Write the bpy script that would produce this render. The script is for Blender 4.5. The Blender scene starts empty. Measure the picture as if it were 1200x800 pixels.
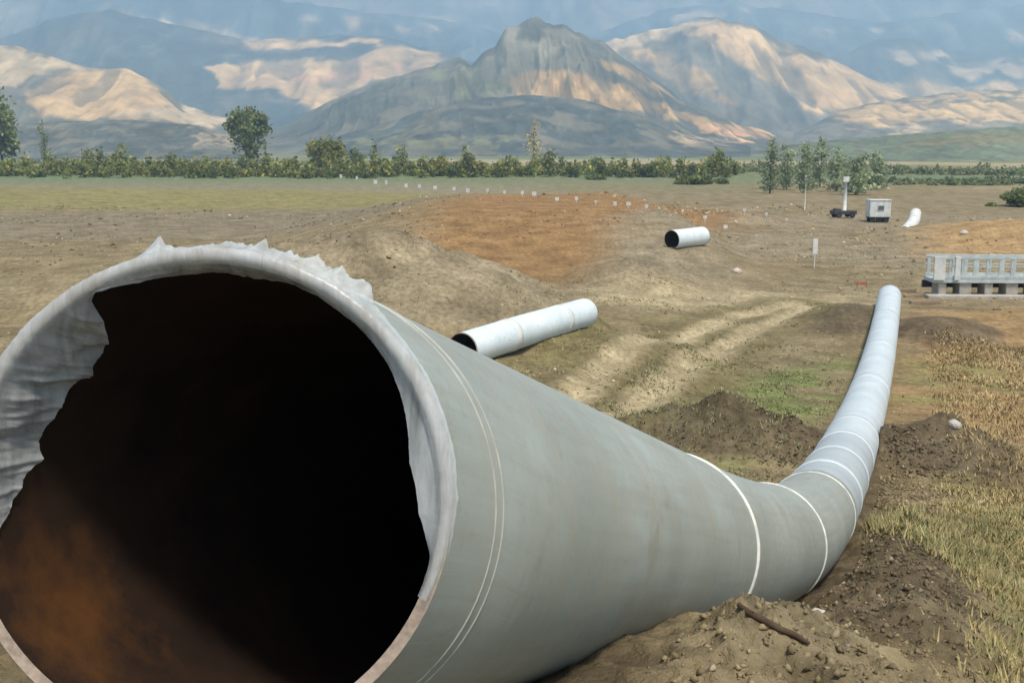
import bpy, bmesh, math, random
import numpy as np
from mathutils import Vector, Matrix
random.seed(7); RNG = np.random.default_rng(11)
SC = bpy.context.scene; COL = SC.collection
rad = math.radians

# ------------------------------------------------------------------ camera
CAM_Z = 10.0
FPX = 1302.7                      # focal length in pixels of a 1200 wide frame
PITCH = math.atan((400 - 172) / FPX)
cd = bpy.data.cameras.new('camera'); cam = bpy.data.objects.new('camera', cd); COL.objects.link(cam)
cd.sensor_width = 36; cd.lens = FPX / 1200 * 36; cd.clip_start = .05; cd.clip_end = 30000
cam.location = (0, 0, CAM_Z); cam.rotation_euler = (math.pi / 2 - PITCH, 0, 0)
SC.camera = cam

# ------------------------------------------------------------------ sky, sun, exposure
SUN_EL, SUN_AZ = rad(64), rad(150)          # azimuth from +Y (view direction) towards +X
w = bpy.data.worlds.new('World'); SC.world = w; w.use_nodes = True
nt = w.node_tree; bg = nt.nodes['Background']
sky = nt.nodes.new('ShaderNodeTexSky'); sky.sky_type = 'NISHITA'; sky.sun_disc = False
sky.sun_elevation = SUN_EL; sky.sun_rotation = SUN_AZ; sky.air_density = 1.0; sky.dust_density = 4.0; sky.ozone_density = 1.0
nt.links.new(sky.outputs[0], bg.inputs[0]); bg.inputs[1].default_value = 0.105
sl = bpy.data.lights.new('sun', 'SUN'); sl.energy = 2.8; sl.angle = rad(7); sl.color = (1, .93, .81)
so = bpy.data.objects.new('sun', sl); COL.objects.link(so)
sd = Vector((math.sin(SUN_AZ) * math.cos(SUN_EL), math.cos(SUN_AZ) * math.cos(SUN_EL), math.sin(SUN_EL)))
so.rotation_euler = sd.to_track_quat('Z', 'Y').to_euler(); so.location = (0, 0, 50)
SC.view_settings.view_transform = 'Standard'; SC.view_settings.look = 'None'
SC.view_settings.gamma = 1; SC.view_settings.use_curve_mapping = False
SC.view_settings.exposure = 0.56
SC.render.engine = 'CYCLES'
SC.cycles.use_denoising = True
SC.cycles.max_bounces = 8; SC.cycles.volume_bounces = 3; SC.cycles.transparent_max_bounces = 8
SC.render.filter_size = 2.0

# ------------------------------------------------------------------ numeric helpers
def _hash(ix, iy, s):
    n = (ix.astype(np.int64) * 374761393 + iy.astype(np.int64) * 668265263 + s * 1442695041) & 0x7fffffff
    n = ((n ^ (n >> 13)) * 1274126177) & 0x7fffffff
    return ((n ^ (n >> 16)) & 0xffff) / 65535.0
def vnoise(x, y, s=0):
    x = np.asarray(x, float); y = np.asarray(y, float)
    ix = np.floor(x); iy = np.floor(y); fx = x - ix; fy = y - iy
    fx = fx * fx * fx * (fx * (fx * 6 - 15) + 10); fy = fy * fy * fy * (fy * (fy * 6 - 15) + 10)
    a = _hash(ix, iy, s); b = _hash(ix + 1, iy, s); c = _hash(ix, iy + 1, s); d = _hash(ix + 1, iy + 1, s)
    return (a + (b - a) * fx) * (1 - fy) + (c + (d - c) * fx) * fy          # 0..1
def fbm(x, y, o=4, s=0, g=.5):
    r = 0; a = 1; t = 0
    for k in range(o):
        r = r + a * vnoise(x * 2 ** k + 17.3 * k, y * 2 ** k - 9.1 * k, s + k); t += a; a *= g
    return r / t
def ridged(x, y, o=4, s=0):
    r = 0; a = 1; t = 0
    for k in range(o):
        r = r + a * (1 - np.abs(2 * vnoise(x * 2 ** k + 5.7 * k, y * 2 ** k + 3.3 * k, s + k) - 1)); t += a; a *= .5
    return r / t
def sstep(a, b, x):
    t = np.clip((x - a) / (b - a), 0, 1); return t * t * (3 - 2 * t)
def ray(px, py):
    c, s = math.cos(PITCH), math.sin(PITCH)
    a, b, e = px - 600, FPX, 400 - py
    return np.array([a, c * b + s * e, -s * b + c * e])
def spot(px, py, z=0.0):                       # place on the level z that lies on a sight line of the survey
    d = ray(px, py); k = (z - CAM_Z) / d[2]; return np.array([d[0] * k, d[1] * k, z])
def far(px, py, dist):                         # point at a given forward distance
    d = ray(px, py); return np.array([0, 0, CAM_Z]) + d * dist / d[1]

# ------------------------------------------------------------------ pipeline axis (sag bend down the slope)
AZ = [rad(v) for v in (22.36, 22.00, 19.95, 20.30, 19.56)]
EL = [rad(v) for v in (-20.44, -17.92, -11.79, -6.66, 2.51)]
LS = [5.58, 3.68, 7.52, 10.02, 45.60]
PIPE_R = .71
def pipe_axis():
    P = np.array([-.877, 3.038, CAM_Z - .981]); pts = [P]; s = [0.]; n = 40
    for k in range(5):
        a0, a1, e0, e1 = AZ[max(k - 1, 0)], AZ[k], EL[max(k - 1, 0)], EL[k]
        for i in range(n):
            t = (i + .5) / n; a = a0 + (a1 - a0) * t; e = e0 + (e1 - e0) * t
            P = P + np.array([math.sin(a) * math.cos(e), math.cos(a) * math.cos(e), math.sin(e)]) * LS[k] / n
            pts.append(P); s.append(s[-1] + LS[k] / n)
    return np.array(pts), np.array(s)
AX, AS = pipe_axis()
def on_axis(q):
    P = np.array([np.interp(q, AS, AX[:, i]) for i in range(3)])
    A = np.array([np.interp(max(q - .05, 0), AS, AX[:, i]) for i in range(3)])
    B = np.array([np.interp(min(q + .05, AS[-1]), AS, AX[:, i]) for i in range(3)])
    t = B - A; return P, t / np.linalg.norm(t)
DA = rad(20.8); DU = np.array([math.sin(DA), math.cos(DA)])
AT = AX[:, 0] * DU[0] + AX[:, 1] * DU[1]           # along-slope coordinate of the axis
AL = AX[:, 0] * DU[1] - AX[:, 1] * DU[0]           # lateral coordinate of the axis

# ------------------------------------------------------------------ terrain
BT = np.concatenate([[-400, -60, -8, 0, 1.5], AT[4:], [110, 400]])
BZ = np.concatenate([[10.5, 9.2, 8.4, 8.32, 8.22], AX[4:, 2] - PIPE_R + .02, [.1, 0]])
def seg_dist(x, y, pts):
    d = np.full(np.shape(x), 1e9)
    for (x0, y0), (x1, y1) in zip(pts[:-1], pts[1:]):
        dx, dy = x1 - x0, y1 - y0; L = dx * dx + dy * dy
        t = np.clip(((x - x0) * dx + (y - y0) * dy) / L, 0, 1)
        d = np.minimum(d, np.hypot(x - x0 - t * dx, y - y0 - t * dy))
    return d
def heap(x, y, cx, cy, rx, ry, rot, h, rough, s, freq=1.0, sharp=1.6):
    c, sn = math.cos(rot), math.sin(rot)
    u = ((x - cx) * c + (y - cy) * sn) / rx; v = (-(x - cx) * sn + (y - cy) * c) / ry
    m = np.abs(u) < 3
    r = np.sqrt(u * u + v * v) + .35 * (fbm(x * freq / rx * 1.6, y * freq / ry * 1.6, 3, s) - .5)
    b = np.clip(1 - r / 1.5, 0, 1) ** sharp
    return h * b * (1 + rough * (fbm(x * 2.2 * freq, y * 2.2 * freq, 4, s + 9) - .5))
def along(s, lat):                                # ground position at pipe length s, lateral offset to the right
    P, t = on_axis(s); n = np.array([t[1], -t[0]]); n /= np.linalg.norm(n)
    return P[0] + n[0] * lat, P[1] + n[1] * lat
HEAPS = []
def add_heap(s, lat, *a): HEAPS.append((*along(s, lat), *a))
# heaps of excavated soil close to the pipe: rx across, ry along, rot, height, roughness, seed, frequency, sharpness
add_heap(3.1, 1.12, .80, 1.35, -DA, .52, .7, 3, 1.6, 1.0)
add_heap(7.6, 1.55, .85, 1.8, -DA, .38, .8, 23, 1.8, 1.1)
add_heap(10.8, 1.5, .95, 2.4, -DA, .55, .8, 5, 1.6, 1.1)
add_heap(14.6, 1.55, 1.0, 2.4, -DA, .50, .8, 8, 1.5, 1.1)
add_heap(18.5, 1.5, 1.0, 2.4, -DA, .55, .8, 18, 1.2, 1.1)
add_heap(30, -3.4, 3.4, 1.7, -DA, 1.7, .6, 12, .7, 1.1)
add_heap(30.4, 2.3, 2.2, 1.8, -DA, 1.55, .6, 14, .7, 1.1)
add_heap(66, -2.6, 2.4, 4.5, -DA, .9, .5, 15, .5, 1.1)
add_heap(64, 3.0, 2.6, 3.5, -DA, 1.0, .5, 16, .5, 1.1)
HEAPS += [(-7.6, 60, 8.2, 6.0, 0, 3.5, .3, 31, .3, .7), (-17.5, 63, 9, 6, 0, 2.3, .25, 33, .25, .7),
          (-2.2, 60, 5.0, 4.0, 0, 1.2, .3, 34, .3, .8), (.6, 46.2, 6.5, 4.2, .45, .75, .1, 44, .2, .45), (3.6, 51.2, 4.6, 3.2, .6, .85, .1, 45, .2, .5), (8.6, 78.5, 3.2, 4.0, 0, 1.5, .35, 36, .5, .8),
          (-36, 70, 14, 9, 0, 2.2, .3, 37, .3, 1.0), (27.5, 140, 6, 6, 0, 1.2, .5, 38, .3, 1.0), (60, 125, 16, 12, 0, 2.4, .4, 39, .2, 1.0)]
RUT_A = [tuple(spot(*p)[:2]) for p in ((636, 480, 1.4), (700, 437, 1.2), (760, 402, .9), (812, 379, .6), (862, 363, .4), (930, 352, .2))]
RUT_B = [tuple(spot(*p)[:2]) for p in ((672, 516, 1.4), (715, 487, 1.2), (760, 457, 1.0), (812, 421, .7), (850, 394, .5), (884, 374, .4), (950, 356, .2))]
ROAD = [tuple(spot(*p, .3)[:2]) for p in ((560, 352), (700, 353), (820, 351), (920, 349), (1022, 347))]
def base_height(x, y):
    t = x * DU[0] + y * DU[1]; l = x * DU[1] - y * DU[0]
    z = np.interp(t, BT, BZ)
    lat = l - np.interp(t, AT, AL)
    z = z + np.where(t < 300, 1, 0) * .9 * sstep(2, 22, -lat) * sstep(22, 40, t) * (1 - sstep(140, 300, t))
    z = z + 3.0 * sstep(72, 108, y) * (1 - sstep(120, 240, y)) * sstep(-28, -6, x) * (1 - sstep(14, 22, x))   # brown bank
    return z
def height(x, y):
    x = np.asarray(x, float); y = np.asarray(y, float)
    z = base_height(x, y); d = np.hypot(x, y)
    t = x * DU[0] + y * DU[1]; l = x * DU[1] - y * DU[0]; lat = l - np.interp(t, AT, AL)
    for h in HEAPS: z = z + heap(x, y, *h)
    z = z + .10 * (fbm(x * .5, y * .5, 3, 50) - .5) + .05 * (fbm(x * 2.3, y * 2.3, 3, 53) - .5) * (1 - sstep(30, 60, d))
    z = z + (fbm(x * .06, y * .06, 3, 56) - .5) * .8 * sstep(25, 70, d)
    z = z + (fbm(x * .012, y * .012, 3, 60) - .5) * 2.0 * sstep(150, 400, d)
    for r in (RUT_A, RUT_B): z = z - .16 * np.exp(-(seg_dist(x, y, r) / .35) ** 2) + .06 * np.exp(-((seg_dist(x, y, r) - .8) / .3) ** 2)
    dug = sstep(.9, 1.4, np.abs(lat) + .3) * (1 - sstep(2.2, 3.4, np.abs(lat - .4))) * sstep(0, 3, t) * (1 - sstep(24, 34, t))
    z = z + dug * (.10 * (ridged(x * 2.6, y * 2.6, 3, 63) - .6) + .07 * (ridged(x * 7, y * 7, 3, 66) - .6))
    # keep soil from filling the pipe: trim below the pipe wall near its line, except where soil is heaped on it
    az = np.interp(t, AT, AX[:, 2])
    inside = np.sqrt(np.clip(PIPE_R ** 2 - lat ** 2, 0, None))
    zmax = az - inside + .02
    ok = (np.abs(lat) < PIPE_R) & (t > AT[0] - .6) & (t < AT[-1] + .4)
    z = np.where(ok, np.minimum(z, zmax), z)
    dig = np.exp(-((t - AT[0]) / 1.2) ** 2) * np.exp(-(lat / 1.4) ** 2)
    return z - .22 * dig
def hz(x, y): return float(height(np.array([x]), np.array([y]))[0])

# ------------------------------------------------------------------ scene helpers
def tag(o, label=None, cat=None, group=None, kind=None):
    if label: o['label'] = label
    if cat: o['category'] = cat
    if group: o['group'] = group
    if kind: o['kind'] = kind
    return o
def link(name, me, mat=None, parent=None):
    o = bpy.data.objects.new(name, me); COL.objects.link(o)
    if mat and me: me.materials.clear(); me.materials.append(mat)
    if parent: o.parent = parent
    return o
def empty(name, loc, rz=0, label=None, cat=None, group=None):
    o = bpy.data.objects.new(name, None); COL.objects.link(o); o.location = loc; o.rotation_euler.z = rz; o.empty_display_size = .2
    return tag(o, label, cat, group)
def mesh_np(name, V, F, smooth=True):
    V = np.asarray(V, np.float32); F = np.asarray(F, np.int32); k = F.shape[1]
    me = bpy.data.meshes.new(name); me.vertices.add(len(V)); me.vertices.foreach_set('co', V.ravel())
    me.loops.add(F.size); me.loops.foreach_set('vertex_index', F.ravel())
    me.polygons.add(len(F)); me.polygons.foreach_set('loop_start', np.arange(0, F.size, k, dtype=np.int32))
    me.polygons.foreach_set('loop_total', np.full(len(F), k, np.int32))
    me.update(calc_edges=True); me.validate()
    if smooth: me.polygons.foreach_set('use_smooth', np.ones(len(me.polygons), bool))
    return me
def set_color(me, rgb, name='cover'):
    a = me.color_attributes.new(name, 'FLOAT_COLOR', 'POINT')
    a.data.foreach_set('color', np.concatenate([rgb, np.ones((len(rgb), 1))], 1).astype(np.float32).ravel())
def bm_mesh(bm, name, smooth=False):
    me = bpy.data.meshes.new(name); bm.normal_update(); bm.to_mesh(me); bm.free()
    if smooth: me.polygons.foreach_set('use_smooth', np.ones(len(me.polygons), bool))
    return me
def bx(bm, c, size, rot=None, bevel=0):
    m = Matrix.Translation(Vector(c)) @ (rot.to_4x4() if rot else Matrix.Identity(4)) @ Matrix.Diagonal((*size, 1))
    r = bmesh.ops.create_cube(bm, size=1, matrix=m)
    if bevel:
        es = list({e for v in r['verts'] for e in v.link_edges})
        bmesh.ops.bevel(bm, geom=es, offset=bevel, segments=2, affect='EDGES', profile=.6)
def tube(bm, pts, radii, seg=10, cap=True):
    pts = [Vector(p) for p in pts]; rings = []
    if not hasattr(radii, '__len__'): radii = [radii] * len(pts)
    up = None
    for i, p in enumerate(pts):
        t = (pts[min(i + 1, len(pts) - 1)] - pts[max(i - 1, 0)]).normalized()
        a = t.cross(Vector((0, 0, 1)) if abs(t.z) < .95 else Vector((1, 0, 0))).normalized(); b = a.cross(t)
        rings.append([bm.verts.new(p + (a * math.cos(q) + b * math.sin(q)) * radii[i]) for q in (2 * math.pi * k / seg for k in range(seg))])
    for r0, r1 in zip(rings[:-1], rings[1:]):
        for k in range(seg): bm.faces.new((r0[k], r0[(k + 1) % seg], r1[(k + 1) % seg], r1[k]))
    if cap: bm.faces.new(rings[0]); bm.faces.new(rings[-1][::-1])
    return rings

# ------------------------------------------------------------------ materials
def mat(name, rough=.8, spec=.3):
    m = bpy.data.materials.new(name); m.use_nodes = True; n = m.node_tree.nodes; b = n['Principled BSDF']
    b.inputs['Roughness'].default_value = rough; b.inputs['Specular IOR Level'].default_value = spec
    return m, m.node_tree, b
def N(nt, typ, **kw):
    n = nt.nodes.new(typ)
    for k, v in kw.items(): setattr(n, k, v)
    return n
def noise(nt, scale, detail=4, rough=.55, vec=None, dist=0):
    n = N(nt, 'ShaderNodeTexNoise'); n.inputs['Scale'].default_value = scale; n.inputs['Detail'].default_value = detail
    n.inputs['Roughness'].default_value = rough; n.inputs['Distortion'].default_value = dist
    if vec: nt.links.new(vec, n.inputs['Vector'])
    return n.outputs['Fac']
def ramp(nt, fac, stops):
    r = N(nt, 'ShaderNodeValToRGB'); e = r.color_ramp.elements
    while len(e) < len(stops): e.new(.5)
    for i, (p, c) in enumerate(stops): e[i].position = p; e[i].color = (*c, 1) if len(c) == 3 else c
    nt.links.new(fac, r.inputs[0]); return r.outputs[0]
def mix(nt, fac, a, b, mode='MIX'):
    m = N(nt, 'ShaderNodeMix', data_type='RGBA', blend_type=mode)
    for s, v in ((0, fac), (6, a), (7, b)):
        if hasattr(v, 'is_linked') or hasattr(v, 'node'): nt.links.new(v, m.inputs[s])
        elif s == 0: m.inputs[0].default_value = v
        else: m.inputs[s].default_value = (*v, 1)
    return m.outputs[2]
def bump(nt, b, fac, strength, dist):
    n = N(nt, 'ShaderNodeBump'); n.inputs['Strength'].default_value = strength; n.inputs['Distance'].default_value = dist
    nt.links.new(fac, n.inputs['Height']); nt.links.new(n.outputs[0], b.inputs['Normal'])
def simple(name, c, rough=.7, var=.25, scale=6, spec=.3, bmp=0, bscale=30):
    m, t, b = mat(name, rough, spec); co = N(t, 'ShaderNodeTexCoord').outputs['Object']
    f = noise(t, scale, 5, .6, co)
    lo = tuple(v * (1 - var) for v in c); hi = tuple(min(1, v * (1 + var)) for v in c)
    t.links.new(ramp(t, f, [(.3, lo), (.7, hi)]), b.inputs['Base Color'])
    if bmp: bump(t, b, noise(t, bscale, 4, .6, co), bmp, .01)
    return m
def attr_mat(name, bscale=8, bstr=.5, bdist=.05, fine=6.0, var=.35, rough=.95):
    m, t, b = mat(name, rough, .1)
    a = N(t, 'ShaderNodeVertexColor', layer_name='cover').outputs['Color']
    geo = N(t, 'ShaderNodeNewGeometry').outputs['Position']
    f1 = noise(t, fine, 6, .65, geo); f2 = noise(t, fine * .13, 4, .6, geo)
    g1 = ramp(t, f1, [(.32, (1 - var,) * 3), (.68, (1 + var,) * 3)])
    g2 = ramp(t, f2, [(.34, (.74, .72, .69)), (.66, (1.22, 1.22, 1.2))])
    t.links.new(mix(t, 1.0, mix(t, 1.0, a, g1, 'MULTIPLY'), g2, 'MULTIPLY'), b.inputs['Base Color'])
    if bstr: bump(t, b, noise(t, bscale, 6, .7, geo), bstr, bdist)
    return m
M = {}
M['ground'] = attr_mat('ground', 9, .9, .08, 3.6, .36)
M['hill'] = attr_mat('hill', .02, .5, 6, .02, .22)
M['leaf'] = attr_mat('foliage', 1, 0, 0, 1.2, .25, .8)
_t = M['leaf'].node_tree; _tr = N(_t, 'ShaderNodeBsdfTranslucent'); _mx = N(_t, 'ShaderNodeMixShader'); _mx.inputs[0].default_value = .45
_b = _t.nodes['Principled BSDF']; _t.links.new(_b.inputs['Base Color'].links[0].from_socket, _tr.inputs[0]); _t.links.new(_b.outputs[0], _mx.inputs[1]); _t.links.new(_tr.outputs[0], _mx.inputs[2]); _t.links.new(_mx.outputs[0], _t.nodes['Material Output'].inputs[0])
M['grass'] = attr_mat('grass_blades', 1, 0, 0, 3, .2, .8)
def coating():
    m, t, b = mat('pipe_coating', .42, .45)
    co = N(t, 'ShaderNodeTexCoord').outputs['UV']
    mp = N(t, 'ShaderNodeMapping'); t.links.new(co, mp.inputs[0]); mp.inputs['Scale'].default_value = (1.2, 14, 1)
    streak = noise(t, 1.4, 5, .6, mp.outputs[0], .4)
    mp2 = N(t, 'ShaderNodeMapping'); t.links.new(co, mp2.inputs[0]); mp2.inputs['Scale'].default_value = (9, 1.2, 1)
    hoop = noise(t, 1.5, 4, .6, mp2.outputs[0])
    geo = N(t, 'ShaderNodeNewGeometry').outputs['Position']
    blot = noise(t, 1.1, 5, .6, geo)
    c = ramp(t, blot, [(.3, (.270, .298, .262)), (.7, (.385, .420, .380))])
    c = mix(t, ramp(t, streak, [(.45, (0, 0, 0)), (.75, (.5, .5, .5))]), c, (.235, .215, .165))
    c = mix(t, ramp(t, hoop, [(.42, (0, 0, 0)), (.72, (.8, .8, .8))]), c, (.33, .315, .255))
    sp = noise(t, 18, 6, .7, geo)
    c = mix(t, ramp(t, sp, [(.58, (0, 0, 0)), (.74, (.3, .3, .3))]), c, (.25, .20, .13))
    mud = noise(t, 2.3, 7, .72, geo, .3)
    c = mix(t, ramp(t, mud, [(.56, (0, 0, 0)), (.68, (.42, .42, .42))]), c, (.24, .195, .135))
    mp3 = N(t, 'ShaderNodeMapping'); t.links.new(co, mp3.inputs[0]); mp3.inputs['Scale'].default_value = (2.2, 70, 1); mp3.inputs['Rotation'].default_value = (0, 0, .02)
    c = mix(t, ramp(t, noise(t, 1.5, 3, .5, mp3.outputs[0]), [(.66, (0, 0, 0)), (.72, (.4, .4, .4))]), c, (.50, .51, .48))
    t.links.new(c, b.inputs['Base Color'])
    t.links.new(ramp(t, sp, [(.3, (.36,) * 3), (.7, (.6,) * 3)]), b.inputs['Roughness'])
    bump(t, b, hoop, .12, .006)
    return m
M['coat'] = coating()
def lightened_coat(f, name):
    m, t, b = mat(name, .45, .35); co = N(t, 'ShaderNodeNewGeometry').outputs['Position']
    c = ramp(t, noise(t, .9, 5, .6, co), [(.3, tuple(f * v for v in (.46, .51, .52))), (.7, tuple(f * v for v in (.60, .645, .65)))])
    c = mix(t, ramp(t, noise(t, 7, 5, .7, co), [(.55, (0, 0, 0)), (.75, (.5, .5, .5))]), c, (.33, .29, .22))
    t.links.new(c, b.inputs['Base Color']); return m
M['lightened_coat'] = lightened_coat(1.06, 'lit_pipe_coating'); M['white_coat'] = lightened_coat(1.25, 'white_pipe_coating'); M['part_lit_coat'] = lightened_coat(.8, 'part_lit_pipe_coating')  # mid and far runs of one pipe: brighter light put into the coat colour
def rust():
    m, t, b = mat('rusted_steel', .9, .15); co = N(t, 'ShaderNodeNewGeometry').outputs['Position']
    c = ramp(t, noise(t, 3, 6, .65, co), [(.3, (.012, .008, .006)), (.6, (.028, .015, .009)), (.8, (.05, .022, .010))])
    # rust lightened to orange at the mouth's lower left: entering daylight put into the colour
    dv = N(t, 'ShaderNodeVectorMath', operation='DISTANCE'); t.links.new(co, dv.inputs[0]); dv.inputs[1].default_value = MOUTH_GLOW
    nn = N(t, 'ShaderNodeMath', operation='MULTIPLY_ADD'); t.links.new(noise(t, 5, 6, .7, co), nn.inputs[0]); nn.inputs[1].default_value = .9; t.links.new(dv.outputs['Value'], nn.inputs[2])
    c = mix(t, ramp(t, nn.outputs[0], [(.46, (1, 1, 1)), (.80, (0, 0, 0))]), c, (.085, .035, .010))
    t.links.new(c, b.inputs['Base Color']); bump(t, b, noise(t, 40, 5, .6, co), .4, .004); return m
MOUTH_GLOW = tuple(AX[0] + .30 * np.array([.38, .86, -.35]) + np.array([-.66, -.05, -.36]))
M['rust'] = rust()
def plastic():
    m, t, b = mat('plastic_sheet', .27, .5); co = N(t, 'ShaderNodeNewGeometry').outputs['Position']
    c = ramp(t, noise(t, 5, 5, .6, co), [(.3, (.74, .77, .76)), (.7, (.86, .88, .87))])
    t.links.new(c, b.inputs['Base Color'])
    tr = N(t, 'ShaderNodeBsdfTranslucent'); tr.inputs[0].default_value = (.55, .60, .58, 1)
    mx = N(t, 'ShaderNodeMixShader'); mx.inputs[0].default_value = .4
    t.links.new(b.outputs[0], mx.inputs[1]); t.links.new(tr.outputs[0], mx.inputs[2])
    t.links.new(mx.outputs[0], t.nodes['Material Output'].inputs[0])
    vo = N(t, 'ShaderNodeTexVoronoi', feature='DISTANCE_TO_EDGE'); vo.inputs['Scale'].default_value = 8
    wv = N(t, 'ShaderNodeTexNoise'); wv.inputs['Scale'].default_value = 6; t.links.new(co, wv.inputs['Vector'])
    t.links.new(mix(t, .25, co, wv.outputs['Color']), vo.inputs['Vector'])
    hh = N(t, 'ShaderNodeMath', operation='MULTIPLY_ADD'); t.links.new(vo.outputs['Distance'], hh.inputs[0]); hh.inputs[1].default_value = 1.2; t.links.new(noise(t, 20, 4, .6, co, .6), hh.inputs[2])
    bump(t, b, hh.outputs[0], .35, .006)
    tp = N(t, 'ShaderNodeBsdfTransparent'); m2 = N(t, 'ShaderNodeMixShader')
    mp = N(t, 'ShaderNodeMapping'); t.links.new(co, mp.inputs[0]); mp.inputs['Scale'].default_value = (9, 5, 1.3)
    t.links.new(ramp(t, noise(t, 1.6, 5, .65, mp.outputs[0], .5), [(.35, (.10,) * 3), (.7, (.62,) * 3)]), m2.inputs[0])
    t.links.new(mx.outputs[0], m2.inputs[1]); t.links.new(tp.outputs[0], m2.inputs[2]); t.links.new(m2.outputs[0], t.nodes['Material Output'].inputs[0]); return m
M['plastic'] = plastic()
M['tape'] = simple('white_tape', (.64, .625, .56), .6, .32, 5)
M['old_tape'] = simple('worn_tape', (.40, .40, .35), .6, .2, 9)
M['steel_edge'] = simple('bare_steel_edge', (.40, .31, .24), .5, .35, 30)
M['wood'] = simple('weathered_timber', (.30, .22, .14), .85, .35, 9, .2, .4, 40)
M['dark_wood'] = simple('dark_timber', (.07, .045, .028), .85, .35, 9, .2, .4, 40)
M['white'] = simple('white_paint', (.63, .63, .59), .6, .20, 1.6)
M['grey_white'] = simple('pale_galvanised_steel', (.47, .51, .50), .6, .22, 1.6)
M['concrete'] = simple('concrete', (.42, .38, .32), .9, .2, 3, .2, .3, 20)
M['dark'] = simple('dark_rubber', (.025, .025, .027), .7, .2, 8)
M['dark_steel'] = simple('dark_steel', (.06, .055, .05), .6, .3, 8)
M['glass'] = simple('window_glass', (.10, .12, .13), .1, .1, 2, .6)
M['red'] = simple('faded_red_plastic', (.42, .13, .08), .6, .2, 4)
M['pink'] = simple('pale_pink_stone', (.60, .46, .40), .9, .15, 5)
M['stone'] = simple('pale_stone', (.50, .46, .39), .9, .25, 9, .2, .4, 12)
M['bark'] = simple('bark', (.13, .10, .075), .9, .3, 2)
M['clod'] = attr_mat('soil_clods', 30, .5, .01, 14, .3)

# ------------------------------------------------------------------ land cover of the ground (albedo)
SOIL = np.array((.185, .142, .090)); DAMP = np.array((.098, .074, .052)); TAN = np.array((.225, .178, .118)); BROWN = np.array((.232, .137, .068))
GREEN = np.array((.150, .170, .065)); DRY = np.array((.255, .195, .095)); RUSSET = np.array((.255, .165, .088)); PALE = np.array((.285, .228, .155))
OLIVE = np.array((.205, .175, .080)); GREY = np.array((.215, .172, .125)); FARG = np.array((.13, .16, .09))
def poly_mask(x, y, pts, soft):
    """soft inside mask of a polygon in ground coordinates"""
    pts = np.array(pts); ins = np.zeros(x.shape, bool); n = len(pts)
    for i in range(n):
        x0, y0 = pts[i]; x1, y1 = pts[(i + 1) % n]
        c = ((y0 > y) != (y1 > y)); ins ^= c & (x < (x1 - x0) * (y - y0) / (y1 - y0 + 1e-12) + x0)
    d = seg_dist(x, y, [tuple(p) for p in pts] + [tuple(pts[0])])
    return sstep(-1, 1, np.where(ins, d, -d) / soft)
def region(pxs, z=.3): return [tuple(spot(px, py, z)[:2]) for px, py in pxs]
REG = [  # region, colour, softness in metres, noise gate low/high, noise frequency
    (region([(-300, 250), (560, 250), (620, 236), (560, 226), (300, 222), (-300, 214)]), OLIVE, 14, (.2, .5), .03),
    (region([(-300, 292), (420, 286), (520, 262), (600, 252), (-300, 258)]), GREY * .86, 6, (.1, .4), .05),
    (region([(-300, 222), (360, 224), (560, 230), (700, 232), (600, 215), (300, 207), (-300, 205)]), GREY, 12, (.25, .6), .02),
    (region([(470, 345), (600, 345), (705, 338), (760, 300), (800, 290), (900, 262), (790, 246), (640, 232), (560, 252), (500, 285)]), BROWN, 5, (0, .3), .06),
    (region([(700, 345), (840, 338), (850, 300), (790, 285), (715, 300)]), GREY * 1.02, 3, (.1, .4), .12),
    (region([(820, 330), (1090, 310), (1200, 290), (1300, 250), (1000, 248), (860, 262)]), GREY * 1.0, 5, (.2, .5), .08),
    (region([(1080, 300), (1300, 306), (1300, 262), (1160, 258), (1080, 268)]), RUSSET * 1.22, 4, (.1, .4), .08),
    (region([(690, 360), (690, 344), (840, 341), (1030, 338), (1030, 358), (900, 362)]), PALE * 1.12, 2.0, (.1, .4), .25),
    (region([(590, 470), (560, 430), (700, 375), (760, 372), (720, 420)]), OLIVE * .85, 2.0, (.3, .6), .35),
    (region([(800, 560), (830, 470), (900, 425), (990, 400), (985, 470), (930, 540), (870, 566)]), GREEN, 2.0, (.28, .58), .4),
    (region([(1045, 560), (1055, 420), (1080, 360), (1400, 350), (1400, 560)]), RUSSET, 2.0, (.15, .5), .35),
    (region([(1050, 470), (1060, 400), (1250, 392), (1250, 440), (1120, 470)]), OLIVE, 2.0, (.42, .62), .3),
]
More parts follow.
